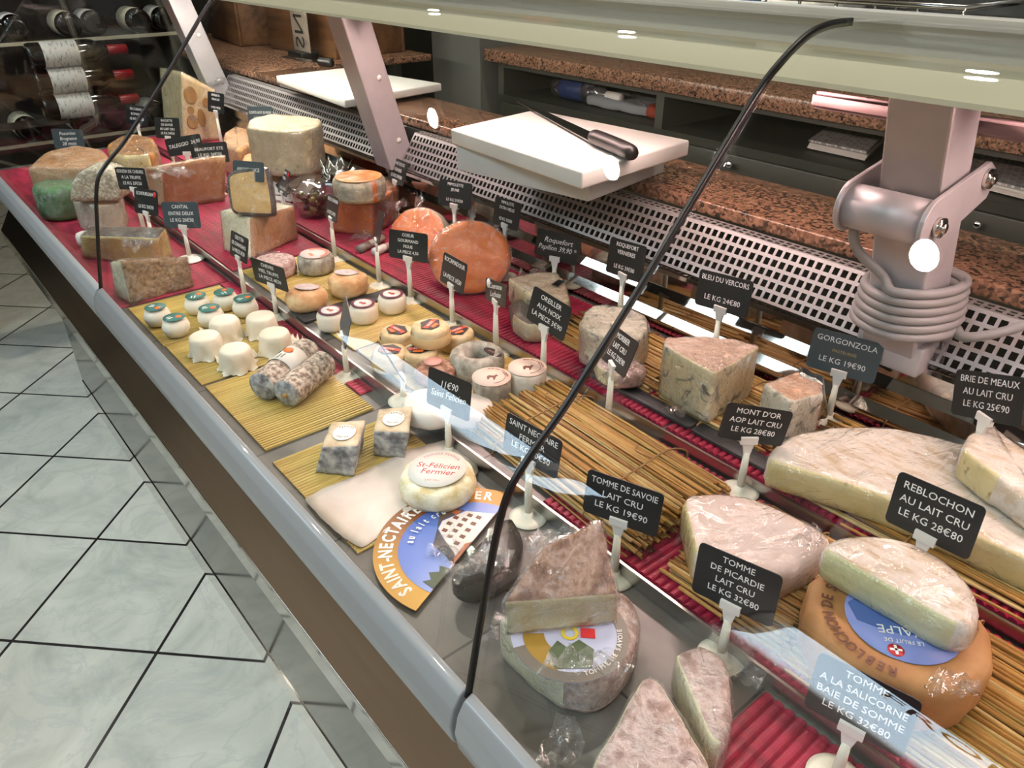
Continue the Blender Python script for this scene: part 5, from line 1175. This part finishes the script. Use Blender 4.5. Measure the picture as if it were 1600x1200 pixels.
# --- ring cheese and the two tubs
p = at(745, 550, Sz + .034); t = thing('ring_cheese', 'grey ring-shaped goat cheese with a dark oval label', 'cheese', (p.x, p.y, Sz + .003))
bm = bmesh.new(); R0, r0 = .0255, .0145
prof = [(R0 - r0 * .72, .006), (R0 - r0 * .5, .001), (R0 + r0 * .7, .0005), (R0 + r0 * .96, .005), (R0 + r0, .014), (R0 + r0 * .96, .023), (R0 + r0 * .75, .030), (R0 + r0 * .3, .0335), (R0 - r0 * .2, .0325), (R0 - r0 * .55, .028), (R0 - r0 * .76, .020), (R0 - r0 * .80, .012), (R0 - r0 * .72, .006)]
add_lathe(bm, prof, 44); bmesh.ops.remove_doubles(bm, verts=bm.verts, dist=.0001); jitter(bm, .0012, 70, 5, 0)
obj('body', mesh_of(bm, 'ring'), RINDGY, t)
l = obj('label', prism([(.014 * math.cos(a), .010 * math.sin(a)) for a in [2 * PI * i / 24 for i in range(24)]], 0, .0007, 'z'), plain('dark_brown_label', '#2d2220', .4), t, (.019, .014, .0335), (-.12, .25, VIEW - .2))
obj('print', glyphs('AOP', .007), plain('beige_print', '#b89a86', .5), l, (0, 0, .0008))
for k, (u, v, w) in enumerate(((768, 590, 'nearer the deck edge'), (824, 575, 'beside the straw bundle'))):
    t = cheese('goat_drum', 'drum-shaped goat cheese with pale pink printed lid paper, ' + w, 'cheese', None, Sz + .003, .036, (), [RINDGY if k == 0 else RINDWH], .003, .001, 70, 80 + k, world=ring(u, v, Sz + .039, .053), group='drum goat cheeses', rnd=1)
    l = disc('label', .0262, plain('peach_label', '#e6cdbd', .55), t, .0372); bp = plain('brown_goat_print', '#6b3a2c', .5)
    l.rotation_euler = (0, 0, VIEW)
    poly_bits([[(-.004, -.008), (-.002, -.008), (-.001, -.002), (.003, -.003), (.004, -.008), (.006, -.008), (.006, .0), (.008, .004), (.005, .006), (.003, .002), (-.004, .002), (-.006, -.002)]], bp, l, 'printed_goat', .0007)
    obj('print', arc_text('CHEVRE FERMIER', .021, PI * .35, .0040), bp, l, (0, 0, .0008)); poly_bits([annulus(.018, .0186, -1.2, .8, 14)], bp, l, 'print_arc', .0007)
# --- white round in paper under the reflection
t = cheese('white_paper_cheese', 'white cheese in pale paper behind the Saint Felicien card', 'cheese', None, Sz + .003, .026, (), [PAPER], .008, .002, 60, 90, world=ring(672, 625, Sz + .029, .075))
t = cheese('white_paper_cheese', 'white cheese in pale paper next to the straw bundle', 'cheese', None, Sz + .003, .022, (), [PAPER], .008, .002, 60, 91, world=ring(735, 632, Sz + .025, .065))
# ---------------------------------------------------------------- far end of the counter
block3('crust_wedge', 'thick brown-crusted wedge in film beside the green-labelled cheeses', 'cheese', [(182, 466), (205, 478), (304, 449)], [(172, 410), (187, 406), (293, 402)], Fz + .0012, None, [RINDBR, PASTEI], (1, 0, 0, 0, 0, 0), seed=11, amp=.0016, rnd=.15)
block('cantal_wedge', 'long yellow wedge in film with dark rind on top', 'cheese', [(128, 402), (246, 418)], [(126, 368), (247, 372)], Fz + .0045, .062, (-.04, .045), [paste('bright_yellow_paste', ['#d6bf6a', '#e2cd7e', '#b39a4c'], holes=False), mottled('brown_black_rind', ['#2e2520', '#4a3a2e', '#6a543f'], 30, .6, .4, 70)], (0, 0, 0, 0, 1, 0), seed=92, dvt=(-.05, .03), rnd=.2, tails=(((.06, .0, .06), (1, .2, -.1), .05, .06),))
cheese('paper_roll', 'small white paper roll resting before the yellow wedge', 'paper', None, Fz + .0045, .03, (), [PAPER], .008, .0005, 50, 93, world=ring(130, 362, Fz + .035, .035))
cheese('cheese_half', 'grey-white half under the speckled cream piece', 'cheese', [(112, 312), (150, 322), (186, 318), (190, 300), (150, 296), (118, 300)], Fz + .0045, .065, (0, 1, 2), [RINDTAN, mottled('grey_cream_cut', ['#b7ad97', '#c9c1ab'], 30, .6, .2), ], .005, .0008, 50, 94, wrap=True)
standing('truffle_gouda', 'round-topped speckled cream truffle cheese in film', 'cheese', (150, 318), Fz + .0735, .06, [(108, 316), (188, 314), (189, 296), (184, 280), (172, 268), (155, 263), (135, 264), (119, 272), (110, 288)], [mottled('speckled_cream', ['#d8cca8', '#e6dcbd', '#9c9074', '#ebe2c8'], 90, .5, .3, 80, lo=.3, hi=.6)], seed=13)
cheese('pesto_gouda', 'green pesto cheese half in film at the far end', 'cheese', None, Fz + .0045, .075, (), [mottled('green_paste', ['#3f6a3f', '#4f7b4a', '#5b8754'], 30, .5, .3, 70)], .010, .0008, 50, 95, world=ring(92, 285, Fz + .08, .115), wrap=True)
cheese('tan_wheel_piece', 'tan-rinded wheel piece behind the green pesto cheese', 'cheese', [(40, 262), (70, 236), (120, 226), (160, 232), (176, 250), (150, 262), (90, 262)], Sz + .0045, .085, (5, 6), [RINDTAN, PASTET], .010, .0008, 40, 96, wrap=True, sp=.010)
cheese('orange_brown_round', 'orange-brown round piece in film behind the glass joint', 'cheese', [(165, 225), (185, 212), (215, 208), (240, 214), (248, 232), (235, 242), (195, 244), (170, 238)], Sz + .0045, .09, (5, 6), [mottled('orange_brown_rind', ['#8f5a22', '#a9722f', '#bf8d4a'], 20, .5, .3, 60), PASTEY], .012, .0008, 40, 97, wrap=True, sp=.010)
block3('beaufort_block', 'big tan beaufort block with cream side in film', 'cheese', [(232, 314), (257, 327), (352, 314)], [(226, 262), (252, 260), (352, 243)], Sz + .0045, .105, [RINDTAN, paste('pale_green_cream', ['#c9c395', '#d6d0a8'], holes=False)], (1, 0, 0, 0, 0, 0), seed=15, tails=(((.07, -.04, .10), (1, -.3, -.3), .03, .08),))
EMM = mottled('emmental_side', ['#c9a873', '#d6b987', '#dcc394'], 8, .5, .15, 40)
zE = Tz + .0045
t = block3('emmental_wedge', 'tall emmental wedge with large holes in film', 'cheese', [(258, 207), (288, 226), (346, 219)], [(249, 105), (284, 112), (336, 140)], zE, None, [EMM, paste('emmental_cut', ['#d5c890', '#e2d8a8'], holes=False)], (1, 0, 0, 0, 1, 0), seed=16, cuts=11, rnd=.15, tails=(((.06, .05, .15), (.6, .6, .2), .05, .06),))
hm = plain('hole_shade_paste', '#8e683a', .6)  # raised dark discs whose colour puts in the shade of the holes
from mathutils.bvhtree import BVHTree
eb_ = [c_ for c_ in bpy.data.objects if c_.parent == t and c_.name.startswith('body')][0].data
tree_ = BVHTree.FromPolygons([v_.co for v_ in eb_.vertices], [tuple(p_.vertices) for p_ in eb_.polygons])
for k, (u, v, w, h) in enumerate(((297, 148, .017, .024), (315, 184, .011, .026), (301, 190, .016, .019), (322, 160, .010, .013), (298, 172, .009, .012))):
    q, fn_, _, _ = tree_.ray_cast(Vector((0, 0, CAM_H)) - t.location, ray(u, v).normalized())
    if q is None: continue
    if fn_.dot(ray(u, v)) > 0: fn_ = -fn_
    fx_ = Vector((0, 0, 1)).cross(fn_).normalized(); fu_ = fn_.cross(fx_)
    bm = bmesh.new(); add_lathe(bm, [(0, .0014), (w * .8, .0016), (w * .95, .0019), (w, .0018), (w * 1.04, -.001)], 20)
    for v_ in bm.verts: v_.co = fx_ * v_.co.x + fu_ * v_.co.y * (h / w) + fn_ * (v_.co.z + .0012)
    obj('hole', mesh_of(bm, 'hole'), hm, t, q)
zC = Tz + .0045
t = cheese('wheel_base_piece', 'tan wheel piece with a white printed paper label, under the pale wheel piece', 'cheese', [(372, 262), (420, 268), (470, 262), (503, 250), (498, 236), (440, 232), (380, 240)], zC, .060, (), [RINDTAN], .010, .0008, 40, 98, wrap=False, sp=.010)
q = at(446, 258, zC + .062) - t.location - AF * .050
lab = obj('label', prism(annulus(.030, .088, -PI * 1.02, PI * .02, 30), 0, .0006, 'z'), WHITEL, t, (q.x, q.y, .064), (1.2, 0, VIEW)); lab['label'] = 'white printed paper label'
obj('lettering', arc_text('FROMAGER', .072, -PI * .62, .016, True), plain('black_print', '#1d1d1f', .5), lab, (0, 0, .0008))
poly_bits([annulus(.056, .058, -PI, 0, 24), [(-.01, -.034), (.006, -.054), (.012, -.050), (-.002, -.028)], [(.014, -.034), (.028, -.054), (.034, -.048), (.020, -.028)]], plain('black_print', '#1d1d1f', .5), lab, 'print', .0008)
cheese('comte_wheel_piece', 'pale yellow wheel piece in film stacked on the white-labelled piece', 'cheese', [(384, 200), (430, 206), (478, 204), (500, 196), (502, 186), (470, 180), (420, 178), (390, 186)], zC + .0625, .098, (0, 1, 2), [mottled('pale_rind_top', ['#b9a37c', '#cbb892', '#d8c8a8'], 20, .6, .3, 60), PASTEG], .006, .0010, 40, 99, wrap=True, wamp=.0028, wf=50, sp=.010)
cheese('tan_wheel_piece', 'tan wrapped piece wedged between the beaufort and the wheel stack', 'cheese', [(346, 226), (372, 232), (392, 224), (388, 200), (366, 196), (350, 206)], Tz + .0045, .075, (), [RINDTAN], .010, .0008, 40, 100, wrap=True, sp=.010)
block3('cantal_block', 'tan block with cream side in film under the leaning yellow slice', 'cheese', [(350, 392), (392, 407), (466, 374)], [(344, 330), (390, 341), (460, 322)], Sz + .003, .072, [mottled('speckled_tan', ['#b07f4e', '#bf9060', '#caa075'], 30, .5, .2, 80), PASTEI], (1, 0, 0, 0, 1, 0), seed=17, tails=(((.06, -.02, .004), (1, -.2, 0), .03, .05), ((-.05, .03, .05), (-1, .2, .2), .05, .07)))
standing('abondance_slice', 'bright yellow slice in film leaning on top of the tan block', 'cheese', (400, 339), Sz + .0775, .022, [(364, 336), (429, 339), (426, 318), (413, 268), (408, 262), (380, 266), (352, 270), (346, 276), (350, 296), (358, 328)], [RINDDK, paste('butter_yellow', ['#cfa954', '#dcbb6c', '#b08a3c'])], -.30, 18)
